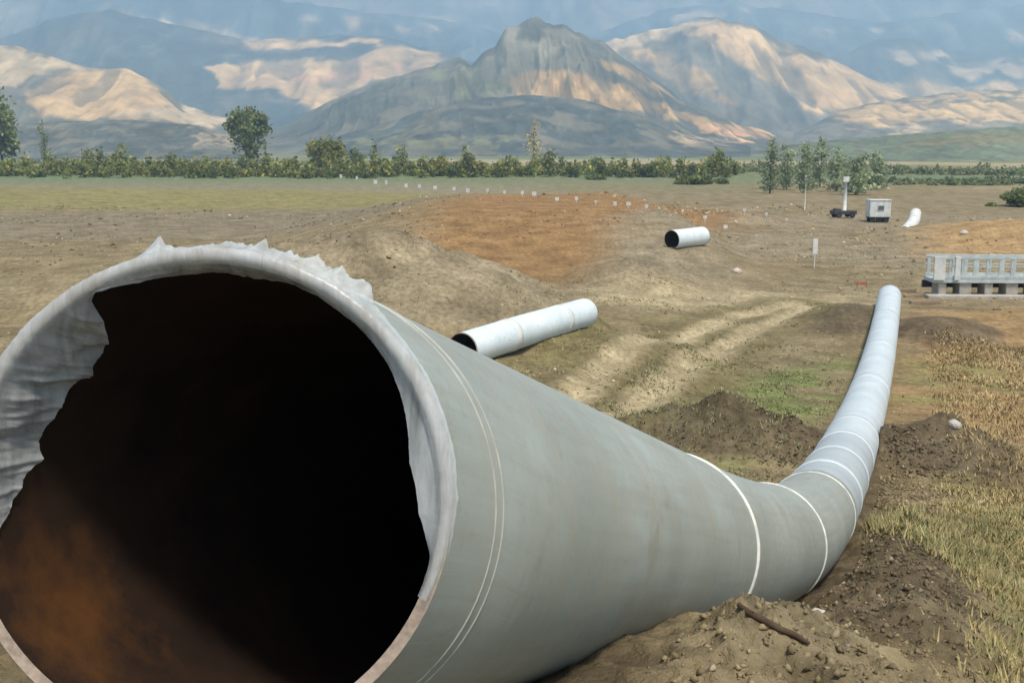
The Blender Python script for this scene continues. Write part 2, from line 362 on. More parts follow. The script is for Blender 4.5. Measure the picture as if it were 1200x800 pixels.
def cover(x, y):
    d = np.hypot(x, y)
    t = x * DU[0] + y * DU[1]; l = x * DU[1] - y * DU[0]; lat = l - np.interp(t, AT, AL)
    n1 = fbm(x * .9, y * .9, 4, 70); n2 = fbm(x * .15, y * .15, 4, 75); n3 = fbm(x * 4, y * 4, 3, 79)
    c = SOIL[None] * (.8 + .5 * n1)[:, None]
    k = sstep(.48, .62, n2)[:, None] * .6; c = c * (1 - k) + TAN[None] * k
    wx = x + (fbm(x * .25, y * .25, 3, 82) - .5) * 3.0; wy = y + (fbm(x * .25 + 40, y * .25, 3, 84) - .5) * 3.0
    for pts, colr, soft, (lo, hi), fr in REG:
        xs = np.array(pts)
        sel = (x > xs[:, 0].min() - 4 * soft) & (x < xs[:, 0].max() + 4 * soft) & (y > xs[:, 1].min() - 4 * soft) & (y < xs[:, 1].max() + 4 * soft)
        if not sel.any(): continue
        m = poly_mask(wx[sel], wy[sel], pts, soft) * sstep(lo, hi, fbm(x[sel] * fr, y[sel] * fr, 4, 90))
        c[sel] = c[sel] * (1 - m[:, None]) + colr[None] * m[:, None] * (.8 + .4 * n3[sel])[:, None]
    # right-hand slope: dry yellow grass with bare soil towards the pipe
    g = sstep(2.2, 3.6, lat + 1.6 * (n1 - .5)) * (1 - sstep(24, 32, t)) * sstep(-2, 4, t)
    gc = DRY[None] * (.75 + .5 * n3)[:, None]; k = sstep(.5, .7, n1)[:, None] * .4; gc = gc * (1 - k) + OLIVE[None] * k
    c = c * (1 - g[:, None]) + gc * g[:, None]
    g = sstep(1.5, 3, -lat) * (1 - sstep(26, 34, t)) * sstep(8, 14, t) * sstep(.35, .55, n1)
    c = c * (1 - .7 * g[:, None]) + GREEN[None] * .7 * g[:, None]
    for h in (HEAPS[9], HEAPS[11]):
        q = sstep(.35, .9, heap(x, y, *h))[:, None] * .8; c = c * (1 - q) + (GREY[None] * 1.05) * (.7 + .6 * n1)[:, None] * q
    # damp freshly dug soil along the trench and on the heaps
    k = np.zeros(x.shape)
    for i, h in enumerate(HEAPS[:9]):
        k = np.maximum(k, sstep(.06, .30, heap(x, y, *h)) * (.0 if i == 0 else (.8 if i < 5 else .85)))
    k = np.maximum(k, .8 * np.exp(-(lat / 1.1) ** 4) * sstep(2, 5, t) * (t < 40))
    c = c * (1 - k[:, None]) + (DAMP[None] * (.75 + .6 * n3)[:, None]) * k[:, None]
    h0 = sstep(.15, .4, heap(x, y, *HEAPS[0]))[:, None]; c = c * (1 - h0) + TAN[None] * (.72 + .5 * n3)[:, None] * h0
    gv = sstep(3.2, 1.6, np.minimum(seg_dist(x, y, RUT_A), seg_dist(x, y, RUT_B)))[:, None] * .8; c = c * (1 - gv) + (OLIVE[None] * .4 + SOIL[None] * .35) * gv
    for r in (RUT_A, RUT_B):
        q = np.exp(-(seg_dist(x + .4 * (n1 - .5), y, r) / .8) ** 4)[:, None] * .95; c = c * (1 - q) + PALE[None] * 1.18 * q
    f = sstep(200, 420, d)[:, None]                                           # far valley floor: strips of fields
    cell = fbm(x / 300 + y / 900, y / 110, 3, 97)[:, None]
    strips = FARG[None] + (OLIVE[None] * .9 - FARG[None]) * sstep(.35, .45, cell) + (PALE[None] * 1.1 - OLIVE[None] * .9) * sstep(.54, .60, cell)
    return (c * (1 - f) + strips * f) * np.array((1.17, 1.19, 1.06))[None]

# ------------------------------------------------------------------ ground sheet
def build_ground():
    fine = np.radians(np.arange(-31, 31.01, .14)); out = np.radians(np.arange(31 + 3, 360 - 31 - 2.9, 3.0))
    ang = np.concatenate([fine, out]); r = [.35]
    while r[-1] < 10500: r.append(r[-1] * (1.008 if 2.5 < r[-1] < 26 else 1.0135 if r[-1] < 90 else (1.02 if r[-1] < 400 else 1.06)))
    r = np.array(r); A, Rr = np.meshgrid(ang, r); x = (Rr * np.sin(A)).ravel(); y = (Rr * np.cos(A)).ravel()
    z = height(x, y); c = cover(x, y)
    n, m = len(r), len(ang)
    i, j = np.meshgrid(np.arange(n - 1), np.arange(m), indexing='ij'); j2 = (j + 1) % m
    F = np.stack([i * m + j, i * m + j2, (i + 1) * m + j2, (i + 1) * m + j], -1).reshape(-1, 4)[:, ::-1]
    V = np.stack([x, y, z], 1); V = np.concatenate([V, [[0, 0, hz(0, 0)]]]); c = np.concatenate([c, [SOIL]])
    me = mesh_np('ground', V, F)
    # close the centre with a fan
    bm = bmesh.new(); bm.from_mesh(me); bm.verts.ensure_lookup_table(); ce = bm.verts[len(V) - 1]
    for k in range(m): bm.faces.new((ce, bm.verts[(k + 1) % m], bm.verts[k])).smooth = True
    bm.to_mesh(me); bm.free()
    set_color(me, c)
    o = link('ground', me, M['ground']); return tag(o, 'brown construction strip and fields of the valley floor', None, None, 'structure')
build_ground()

# ------------------------------------------------------------------ hills and mountains
DARK_SLOPE = np.array((.125, .118, .085)); STEEL = np.array((.085, .095, .085)); GOLD = np.array((.60, .385, .175)); CREAM = np.array((.62, .455, .265)); ORANGE = np.array((.60, .34, .17)); HEATH = np.array((.17, .145, .10)); MEAD = np.array((.26, .25, .13))  # hill tones carry painted cloud shadow and sunlit patches besides land cover
def hill(prof, d0, d1, d2, base, patches, seed, amp=.16, nu=320, nv=110, bz=0., gul=1.0, edge=1.0):
    """prof: skyline of the hill as survey bearings (px, py); d0 foot, d1 crest, d2 back foot distances; patches: land cover and painted sunlit areas by survey bearing"""
    prof = np.array(prof, float); u = np.linspace(prof[0, 0], prof[-1, 0], nu)
    py = np.interp(u, prof[:, 0], prof[:, 1])
    k = 7; ker = np.hanning(k + 2)[1:-1]; ker /= ker.sum(); py = np.convolve(np.pad(py, k // 2, mode='edge'), ker, 'valid')
    py = py + (fbm(u * .045, u * 0 + seed, 4, seed) - .5) * 7 * edge
    v = np.concatenate([np.linspace(0, 1, int(nv * .75)), np.linspace(1, 2, nv - int(nv * .75) + 1)[1:]])
    U, Vv = np.meshgrid(u, v); PY = np.tile(py, (len(v), 1))
    wob = (fbm(u * .012, u * 0, 3, seed + 3) - .5)
    crest = d1 * (1 + .10 * wob); foot = d0 * (1 + .06 * (fbm(u * .01, u * 0 + 9, 3, seed + 4) - .5))
    Y = np.where(Vv <= 1, foot + (crest - foot) * Vv, crest + (d2 - crest) * (Vv - 1))
    c, s = math.cos(PITCH), math.sin(PITCH); dy = c * FPX + s * (400 - PY); dz = -s * FPX + c * (400 - PY)
    zc = np.maximum(CAM_Z + dz / dy * crest[None] - bz, 1.)
    X = (U - 600) / dy * Y
    q = np.where(Vv <= 1, Vv, 2 - Vv); sh = .45 * q + .55 * q ** 1.7 * (1.55 - .55 * q)
    taper = 4 * q * (1 - q)
    sc = 1 / (zc.max() * 1.1)
    rg = ridged(X * sc * 1.3 * gul + Y * sc * .25, Y * sc * .35 * gul, 5, seed + 11) - .55
    rg2 = ridged(X * sc * 6.5 + rg * 2.0, Y * sc * 1.1, 5, seed + 21) - .58
    Z = bz + zc * (sh + amp * taper * (1.5 * rg + 1.1 * rg2)) + zc * .03 * rg2 * (Vv > .97)
    Z = np.where(q <= 0.001, -6, Z)
    V = np.stack([X, Y, Z], -1).reshape(-1, 3)
    # land cover, with cloud shadow and sunlit patches put into the colour
    th = Z - CAM_Z; depth = c * Y - s * th; upp = s * Y + c * th
    bx_ = 600 + FPX * X / depth; by_ = 400 - FPX * upp / depth
    wx = bx_ + (fbm(X * sc * 5, Y * sc * 5, 4, seed + 31) - .5) * 34; wy = by_ + (fbm(X * sc * 5 + 50, Y * sc * 5, 4, seed + 33) - .5) * 18
    n = fbm(X * sc * 9, Y * sc * 6, 5, seed + 41); n2 = fbm(X * sc * 2.6, Y * sc * 2.6, 4, seed + 45)
    C = base * (.45 + 1.1 * n)[..., None]
    k = sstep(.52, .68, n2)[..., None] * .7; C = C * (1 - k) + HEATH * 1.2 * k
    for pts, colr, soft, lo in patches:
        m = poly_mask(wx.ravel(), wy.ravel(), pts, soft).reshape(wx.shape) * sstep(lo, lo + .16, n * .6 + n2 * .4)
        C = C * (1 - m[..., None]) + colr * (.55 + .9 * n)[..., None] * m[..., None]
    k = sstep(.06, -.14, rg2)[..., None] * .6; C = C * (1 - k) + (DARK_SLOPE * .75) * k          # gullies toned darker, ribs lighter
    k = sstep(.22, .36, rg2)[..., None] * .35; C = C * (1 - k) + HEATH * 1.9 * k
    a, b = len(v), len(u); i, j = np.meshgrid(np.arange(a - 1), np.arange(b - 1), indexing='ij')
    F = np.stack([i * b + j, i * b + j + 1, (i + 1) * b + j + 1, (i + 1) * b + j], -1).reshape(-1, 4)
    me = mesh_np('hill', V, F); set_color(me, C.reshape(-1, 3)); return me
def add_hill(name, label, *a, **k):
    return tag(link(name, hill(*a, **k), M['hill']), label, None, None, 'structure')
add_hill('mountain', 'long blue mountain range filling the skyline',
     [(-700, -90), (-300, -60), (0, -45), (300, -60), (600, -40), (900, -55), (1200, -40), (1500, -60), (1900, -90)], 4300, 6400, 8200, HEATH * 1.5,
     [([(-700, 60), (0, 40), (300, 10), (560, 20), (560, 50), (200, 70)], CREAM * .7, 10, .48), ([(600, 70), (1900, 90), (1900, 40), (800, 20)], CREAM * .7, 10, .48)], 3, .2, 520, 150, 0, 1.2, .5)
add_hill('hill', 'hazy blue ridge high behind the left slopes',
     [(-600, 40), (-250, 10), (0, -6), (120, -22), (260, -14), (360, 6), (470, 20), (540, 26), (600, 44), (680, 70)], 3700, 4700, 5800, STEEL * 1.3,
     [([(120, 6), (230, 28), (300, 46), (290, 54), (200, 36), (110, 14)], CREAM * .9, 4, .3), ([(330, 20), (420, 24), (540, 30), (540, 40), (400, 38)], CREAM * .7, 6, .42), ([(-600, 40), (0, 4), (60, 14), (-100, 40)], HEATH * 1.6, 6, .4)], 33, .2, 320, 100, 0, 1.3, .7)
add_hill('hill', 'hazy blue ridge high behind the golden hill',
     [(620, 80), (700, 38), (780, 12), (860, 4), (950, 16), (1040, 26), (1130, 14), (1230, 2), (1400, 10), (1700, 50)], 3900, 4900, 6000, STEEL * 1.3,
     [([(700, 44), (800, 16), (880, 12), (800, 30)], CREAM * .7, 6, .42), ([(940, 40), (1200, 30), (1400, 30), (1200, 46)], CREAM * .7, 6, .45)], 35, .18, 320, 100, 0, 1.3, .7)
add_hill('hill', 'blue grey hillside rising behind the golden slopes',
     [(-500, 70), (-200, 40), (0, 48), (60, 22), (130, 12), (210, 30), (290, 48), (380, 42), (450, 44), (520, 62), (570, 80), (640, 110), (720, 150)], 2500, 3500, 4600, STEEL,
     [([(240, 80), (300, 70), (400, 72), (460, 50), (525, 66), (490, 92), (430, 100), (360, 130), (320, 104), (255, 104)], GOLD * 1.05, 3, .2),
      ([(290, 92), (400, 84), (480, 66), (470, 88), (380, 100)], ORANGE * 1.15, 4, .42),
      ([(280, 48), (450, 44), (450, 52), (290, 56)], GOLD * 1.05, 2, .2)], 5, .13, 340, 110, 0, 1.2, .6)
add_hill('hill', 'golden stubble hill at the left edge',
     [(-420, 120), (-150, 78), (-40, 52), (20, 54), (60, 66), (110, 82), (150, 80), (185, 100), (215, 124), (260, 138), (330, 152)], 1650, 2100, 2700, HEATH * 1.2,
     [([(-500, 70), (-100, 45), (20, 52), (90, 75), (110, 83), (40, 85), (20, 100), (-500, 100)], CREAM * .9, 3, .2),
      ([(30, 108), (60, 90), (150, 78), (190, 100), (200, 124), (270, 140), (255, 150), (150, 142), (40, 138)], GOLD * 1.12, 3, .14),
      ([(120, 134), (205, 126), (270, 140), (250, 149)], CREAM, 2, .2)], 7, .10, 300, 90, 0, 1.2, .5)
add_hill('hill', 'golden grass hill behind the central peak',
     [(600, 120), (680, 62), (720, 46), (770, 34), (835, 21), (880, 30), (910, 46), (960, 62), (1010, 88), (1060, 112), (1130, 140), (1220, 158)], 2300, 3000, 3800, HEATH * 1.15,
     [([(690, 56), (770, 34), (840, 22), (780, 46), (720, 62)], CREAM, 3, .2),
      ([(800, 36), (850, 24), (910, 50), (980, 70), (1060, 110), (1040, 140), (960, 130), (900, 95), (850, 60)], GOLD * 1.08, 4, .2),
      ([(730, 60), (760, 75), (800, 105), (860, 130), (820, 84), (770, 56)], GOLD * .8, 4, .3),
      ([(860, 110), (960, 136), (1000, 148), (900, 150)], HEATH, 4, .1)], 9, .13, 320, 110, 0, 1.2)
add_hill('hill', 'hazy low hills with dark groves on the right',
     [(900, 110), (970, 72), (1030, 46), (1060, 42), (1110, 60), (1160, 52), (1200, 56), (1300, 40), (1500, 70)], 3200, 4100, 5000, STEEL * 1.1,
     [([(960, 110), (1040, 92), (1120, 100), (1300, 95), (1300, 120), (960, 130)], GOLD * .9, 4, .25),
      ([(1040, 60), (1110, 66), (1100, 74), (1050, 70)], CREAM * .8, 3, .2), ([(1110, 80), (1300, 60), (1300, 76), (1130, 92)], CREAM * .7, 3, .3)], 13, .13, 260, 90)
add_hill('hill', 'low golden rise at the right edge',
     [(930, 158), (985, 128), (1050, 116), (1120, 108), (1200, 106), (1320, 100), (1500, 120)], 1750, 2300, 2900, HEATH * 1.3,
     [([(960, 130), (1060, 112), (1500, 95), (1500, 146), (1100, 142), (1000, 150)], GOLD * 1.05, 3, .12),
      ([(1000, 116), (1200, 112), (1200, 118), (1000, 122)], HEATH, 2, .35),
      ([(1010, 176), (1040, 154), (1080, 146), (1090, 152), (1040, 166), (1020, 180)], CREAM * .9, 2, .1)], 15, .08, 240, 80, 0, 1, .5)
add_hill('hill', 'rocky peak in the middle, dark with painted cloud shadow',
     [(300, 158), (345, 142), (400, 112), (450, 94), (500, 80), (540, 68), (552, 80), (566, 62), (580, 58), (592, 36), (606, 32), (616, 25), (630, 22), (644, 28), (662, 27), (684, 42), (704, 48), (730, 70), (770, 98), (820, 126), (880, 150), (940, 166)], 1500, 1950, 2500, DARK_SLOPE * .95,
     [([(590, 92), (640, 80), (690, 92), (760, 112), (740, 120), (660, 104), (600, 104)], GOLD * .7, 4, .36),
      ([(600, 106), (660, 98), (740, 112), (800, 132), (900, 152), (880, 162), (820, 148), (740, 128), (660, 118), (600, 120)], GOLD * .95, 3, .2),
      ([(800, 140), (860, 148), (900, 156), (870, 164), (820, 152)], ORANGE * 1.25, 3, .1),
      ([(690, 70), (730, 74), (800, 118), (770, 112), (720, 88)], GOLD * .62, 3, .25),
      ([(560, 66), (610, 30), (680, 40), (640, 74), (580, 90)], HEATH * 1.35, 5, .35),
      ([(500, 86), (560, 84), (600, 100), (540, 120)], MEAD * .7, 5, .35)], 17, .21, 460, 140, 0, 1.6, 1.2)
add_hill('hill', 'smooth foothill in front of the peak, slate dark from painted cloud shadow',
     [(360, 172), (430, 150), (500, 128), (560, 116), (620, 112), (680, 117), (730, 132), (790, 152), (840, 166), (880, 172)], 1150, 1420, 1750, STEEL * .92,
     [([(380, 170), (450, 160), (600, 160), (600, 175), (380, 175)], MEAD * .7, 4, .4), ([(780, 152), (830, 160), (860, 170), (800, 170)], CREAM * .7, 3, .35)], 19, .07, 260, 80, 0, 1.1, .5)
add_hill('hill', 'low dark bench on the left',
     [(-120, 158), (0, 148), (60, 143), (150, 141), (225, 146), (262, 158), (300, 168)], 900, 1050, 1250, STEEL * 1.05, [([(230, 150), (290, 160), (300, 172), (230, 170)], PALE, 3, .3)], 23, .06, 160, 50, 0, 1, .3)
add_hill('hill', 'grey green rise behind the poplars',
     [(900, 172), (980, 164), (1060, 158), (1130, 152), (1200, 148), (1330, 146), (1450, 160)], 800, 1000, 1250, FARG * 1.1,
     [([(1020, 176), (1100, 160), (1300, 150), (1300, 160), (1100, 172)], OLIVE, 3, .3)], 27, .05, 160, 50, 0, 1, .3)

# ------------------------------------------------------------------ foliage
def _l(c, f): return [tuple(v * f for v in q) for q in c]
def leaf_cloud(lobes, n, size, cols, seed):
    """n small leaf sprays spread in and on ellipsoid lobes (cx,cy,cz,rx,ry,rz)"""
    g = np.random.default_rng(seed); L = np.array(lobes, float); vol = (L[:, 3] * L[:, 4] * L[:, 5]) ** .67
    k = g.choice(len(L), n, p=vol / vol.sum()); d = g.normal(size=(n, 3)); d /= np.linalg.norm(d, axis=1)[:, None]
    rr = (g.random(n) ** .45)[:, None] * (1 + .18 * g.normal(size=(n, 1)))
    P = L[k, :3] + d * rr * L[k, 3:]
    a = g.normal(size=(n, 3)); a /= np.linalg.norm(a, axis=1)[:, None]; b = np.cross(a, g.normal(size=(n, 3))); b /= np.linalg.norm(b, axis=1)[:, None]
    s = size * (.6 + .8 * g.random((n, 1)))
    V = np.stack([P - a * s, P + b * s * .6, P + a * s, P - b * s * .6], 1).reshape(-1, 3); F = np.arange(4 * n).reshape(-1, 4)
    cv = np.array(cols) * np.array((1.75, 1.55, 1.3)); ci = cv[g.integers(0, len(cv), n)] * (.8 + .9 * g.random((n, 1)))
    lobe = (.8 + .4 * g.random(len(L)))[k][:, None]
    me = mesh_np('crown', V, F, False); set_color(me, np.repeat(ci * lobe, 4, 0)); return me
def trunk_mesh(h, r, spread, seed, limbs=6):
    g = random.Random(seed); bm = bmesh.new()
    tube(bm, [(0, 0, -.3), (.05 * h * g.uniform(-1, 1) * .3, 0, h * .4), (0, .02 * h, h * .8)], [r, r * .75, r * .25], 8)
    for i in range(limbs):
        a = i * 2.4 + g.random(); z = h * g.uniform(.3, .6); L = spread * g.uniform(.5, .9)
        tube(bm, [(0, 0, z), (math.cos(a) * L * .5, math.sin(a) * L * .5, z + L * .35), (math.cos(a) * L, math.sin(a) * L, z + L * .9)], [r * .4, r * .25, r * .08], 5)
    return bm_mesh(bm, 'trunk', True)
G_DARK = [(.07, .10, .04), (.085, .115, .05), (.11, .14, .06)]; G_YEL = [(.17, .17, .045), (.12, .14, .04), (.22, .20, .05)]; G_GREY = [(.13, .155, .10), (.16, .18, .12), (.11, .13, .085)]
G_MID = [(.10, .13, .05), (.14, .165, .065), (.085, .11, .045)]
def lobes_round(h, wdt, g, n=9):
    L = [(0, 0, h * .56, wdt * .37, wdt * .37, h * .34)]
    for i in range(n):
        a = g.random() * 6.28; q = g.uniform(.2, .36) * wdt; zz = h * g.uniform(.22, .84)
        L.append((math.cos(a) * q, math.sin(a) * q, zz, wdt * g.uniform(.13, .22), wdt * g.uniform(.13, .22), h * g.uniform(.09, .16)))
    return L
def lobes_poplar(h, wdt, g, n=9):
    L = []
    for i in range(n):
        f = (i + .5) / n; q = wdt * .16 * g.random(); a = g.random() * 6.28; r = wdt * .5 * (math.sin(math.pi * min(1, .28 + f * .68)) ** .7) * g.uniform(.65, 1)
        L.append((math.cos(a) * q, math.sin(a) * q, h * (.06 + .9 * f), r, r, h * .085))
    return L
def plant_tree(name, label, px, base_py, d, top_py, w_px, kind, cols, leaves, seed, cat='tree', group=None):
    p = far(px, base_py, d); z0 = hz(p[0], p[1]); top = far(px, top_py, d)[2]; h = top - z0; wdt = w_px / FPX * d; g = random.Random(seed)
    t = empty(name, (p[0], p[1], z0), g.random() * 6, label, cat, group)
    L = lobes_poplar(h, wdt, g) if kind == 'poplar' else lobes_round(h, wdt, g)
    if kind == 'bush': L = [(a, b, c * .75, e, f, i * 1.5) for a, b, c, e, f, i in L]
    link('crown', leaf_cloud(L, leaves, max(.32, min(.75, wdt * .055)), cols, seed), M['leaf'], t)
    link('trunk', trunk_mesh(h * (.85 if kind == 'poplar' else .75), max(.1, h * .018), wdt * (.15 if kind == 'poplar' else .35), seed), M['bark'], t)
    return t
plant_tree('broadleaf_tree', 'large round green tree standing alone above the hedge on the left', 293, 194, 430, 120, 58, 'round', G_DARK + G_MID, 2600, 41)
plant_tree('broadleaf_tree', 'tall dark tree cut by the left edge of the view', 4, 202, 400, 94, 52, 'round', G_DARK + G_GREY, 2600, 42)
plant_tree('poplar_tree', 'slim poplar beside the tree at the left edge', 54, 200, 420, 140, 17, 'poplar', G_MID + G_GREY, 900, 43)
plant_tree('broadleaf_tree', 'yellowing round tree rising from the hedge', 382, 204, 390, 157, 52, 'round', G_YEL + G_MID, 2200, 44)
plant_tree('broadleaf_tree', 'small green tree right of the yellowing tree', 418, 204, 395, 172, 24, 'round', G_MID, 900, 45)
plant_tree('shrub', 'bright yellow shrub in the hedge', 516, 209, 380, 182, 36, 'bush', G_YEL, 1100, 46, 'shrub')
plant_tree('poplar_tree', 'faint bare yellowish poplar before the slate foothill', 626, 206, 430, 134, 28, 'poplar', [(.27, .25, .15), (.22, .21, .13)], 380, 47)
for i, (px, tp, wd, sd) in enumerate(((902, 158, 22, 51), (921, 164, 20, 52), (941, 156, 24, 53), (960, 158, 22, 54), (980, 168, 26, 55), (1003, 172, 30, 56), (1026, 178, 30, 57))):
    plant_tree('poplar_tree', ('first', 'second', 'third', 'fourth', 'fifth', 'sixth', 'last')[i] + ' grey green poplar of the row below the golden hill' + (', counted from the left' if i < 6 else ', on its right end'), px, 231, 232 + 9 * (i * 3 % 5), tp + 4 * (i % 3), wd * (1.25 + .25 * (i % 2)), 'poplar', _l([(.12, .155, .11), (.15, .18, .13), (.10, .13, .09)], 1.35), 900, sd, group='poplars below the golden hill')
plant_tree('shrub', 'rounded green shrub beyond the right end of the brown field', 812, 228, 300, 203, 54, 'bush', G_MID, 1300, 61, 'shrub')
plant_tree('shrub', 'small dark shrub next to the rounded green shrub', 846, 227, 300, 208, 18, 'bush', G_DARK, 600, 62, 'shrub')
plant_tree('shrub', 'dark green shrub at the right edge of the view', 1192, 252, 190, 218, 40, 'bush', G_DARK + G_MID, 1500, 63, 'shrub')
plant_tree('shrub', 'tiny lone shrub left of the dark shrub at the right edge', 1161, 250, 190, 238, 13, 'bush', G_DARK, 400, 64, 'shrub')
plant_tree('shrub', 'dark round shrub in the hedge behind the brown field', 696, 222, 340, 203, 30, 'bush', G_DARK, 1000, 65, 'shrub')
def hedge(name, label, pts, d, hpx, cols, seed, dens=9):
    g = np.random.default_rng(seed); L = []
    xs = np.arange(pts[0][0], pts[-1][0], 3.6)
    for px in xs:
        py = np.interp(px, [p[0] for p in pts], [p[1] for p in pts]); dd = d * g.uniform(.96, 1.06); p = far(px, py, dd); z0 = hz(p[0], p[1])
        h = hpx / FPX * d * g.uniform(.3, .9) * (1.6 if g.random() < .12 else 1); L.append((p[0], p[1], z0 + h * .45, g.uniform(1.2, 2.6), g.uniform(1.2, 2.6), h * .55))
    o = link(name, leaf_cloud(L, len(L) * dens * 9, .62, cols, seed + 1), M['leaf']); return tag(o, label, None, None, 'stuff')
hedge('hedge', 'uneven green hedge along the far edge of the fields', [(-260, 201), (0, 201), (300, 204), (520, 211), (700, 221), (860, 228)], 375, 27, G_MID + G_DARK[1:] + G_YEL, 71, 15)
hedge('hedge', 'hazy strip of scrub across the valley on the right', [(840, 212), (1000, 216), (1200, 212), (1420, 208)], 420, 14, G_GREY + G_MID, 72, 7)
hedge('hedge', 'thin belt of shrubs before the left foothill', [(-200, 186), (150, 188), (420, 190)], 620, 9, G_GREY + G_MID, 73, 5)
hedge('hedge', 'low dark scrub line below the right edge rise', [(1040, 222), (1120, 220), (1300, 224)], 300, 7, G_DARK + G_GREY, 74, 6)

# ------------------------------------------------------------------ the big pipeline
SEG = 96
RIM_N = np.array([math.sin(rad(1.4)) * math.cos(rad(-11.8)), math.cos(rad(1.4)) * math.cos(rad(-11.8)), math.sin(rad(-11.8))])
def frame(q):
    P, t = on_axis(q)
    k = 1 - sstep(0, 1.1, np.array(q)); t = t * (1 - k) + RIM_N * k; t = t / np.linalg.norm(t)
    a = np.cross(t, (0, 0, 1.)); a /= np.linalg.norm(a); b = np.cross(a, t); return P, t, a, b     # a points right, b up
def ring_pts(q, r, ang):
    P, t, a, b = frame(q); return P + r * (np.cos(ang)[:, None] * a + np.sin(ang)[:, None] * b)
def sweep(qs, rs, name, uv=False, flip=False):
    ang = np.linspace(0, 2 * math.pi, SEG, endpoint=False); V = np.concatenate([ring_pts(q, r, ang) for q, r in zip(qs, rs)])
    n = len(qs); i, j = np.meshgrid(np.arange(n - 1), np.arange(SEG), indexing='ij'); j2 = (j + 1) % SEG
    F = np.stack([i * SEG + j, (i + 1) * SEG + j, (i + 1) * SEG + j2, i * SEG + j2], -1).reshape(-1, 4)
    if flip: F = F[:, ::-1]
    me = mesh_np(name, V, F)
    if uv:
        lay = me.uv_layers.new(name='UVMap'); li = np.empty(len(me.loops), np.int32); me.loops.foreach_get('vertex_index', li)
        ii = li // SEG; jj = li % SEG
        U = np.stack([np.asarray(qs)[ii] * .35, np.sin(jj / SEG * math.pi)], 1); lay.data.foreach_set('uv', U.astype(np.float32).ravel())
    return me
R0 = PIPE_R; SPLIT = 17.2; END = float(AS[-1])
pb = AX[0] - np.array([0, 0, PIPE_R])
pipeline = empty('pipeline', (0, 0, 0), 0, 'huge grey steel pipeline running from the open mouth down the slope', 'pipeline')
qs = np.concatenate([np.linspace(0, 2, 24), np.linspace(2.1, SPLIT, 110)])
link('pipe_wall', sweep(qs, [R0] * len(qs), 'pipe_wall', True), M['coat'], pipeline)
qm = np.linspace(SPLIT, 26.0, 40); tag(link('pipe_wall', sweep(qm, [R0 + .002] * 40, 'pipe_wall', True), M['part_lit_coat'], pipeline), 'run of the pipe just after the bend, painted lighter as better lit')
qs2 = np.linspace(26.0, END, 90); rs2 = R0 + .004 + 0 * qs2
tag(link('pipe_wall', sweep(np.concatenate([qs2, [END, END]]), np.concatenate([rs2, [R0 - .03, .005]]), 'pipe_wall', True), M['lightened_coat'], pipeline), 'far run of the pipe, painted paler as brightly lit')
qi = np.linspace(0, 12, 60)
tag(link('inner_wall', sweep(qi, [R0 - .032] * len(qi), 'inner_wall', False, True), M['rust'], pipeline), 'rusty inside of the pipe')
link('end_bevel', sweep([0.0, -.012, -.014, -.004], [R0, R0 - .006, R0 - .024, R0 - .034], 'end_bevel', False, True), M['steel_edge'], pipeline)
def band(q, wd, r, name, m, label=None):
    o = link(name, sweep([q - wd / 2 - .004, q - wd / 2, q, q + wd / 2, q + wd / 2 + .004], [R0 - .004, r, r + .003, r, R0 - .004], name), m, pipeline)
    if label: tag(o, label)
    return o
band(.34, .005, R0 + .002, 'tape_ring', M['old_tape'], 'thin worn tape line just behind the mouth')
band(.41, .004, R0 + .002, 'tape_ring', M['old_tape'])
band(5.57, .055, R0 + .012, 'tape_ring', M['tape'], 'bright tape ring before the bend')
band(10.68, .06, R0 + .012, 'tape_ring', M['tape'], 'tape ring in the bend')
band(16.66, .06, R0 + .012, 'tape_ring', M['tape'], 'tape ring after the bend')
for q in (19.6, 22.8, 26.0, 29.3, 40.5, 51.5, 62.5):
    band(q, .45 if q < 30 else .8, R0 + .010, 'joint_sleeve', M['lightened_coat'])

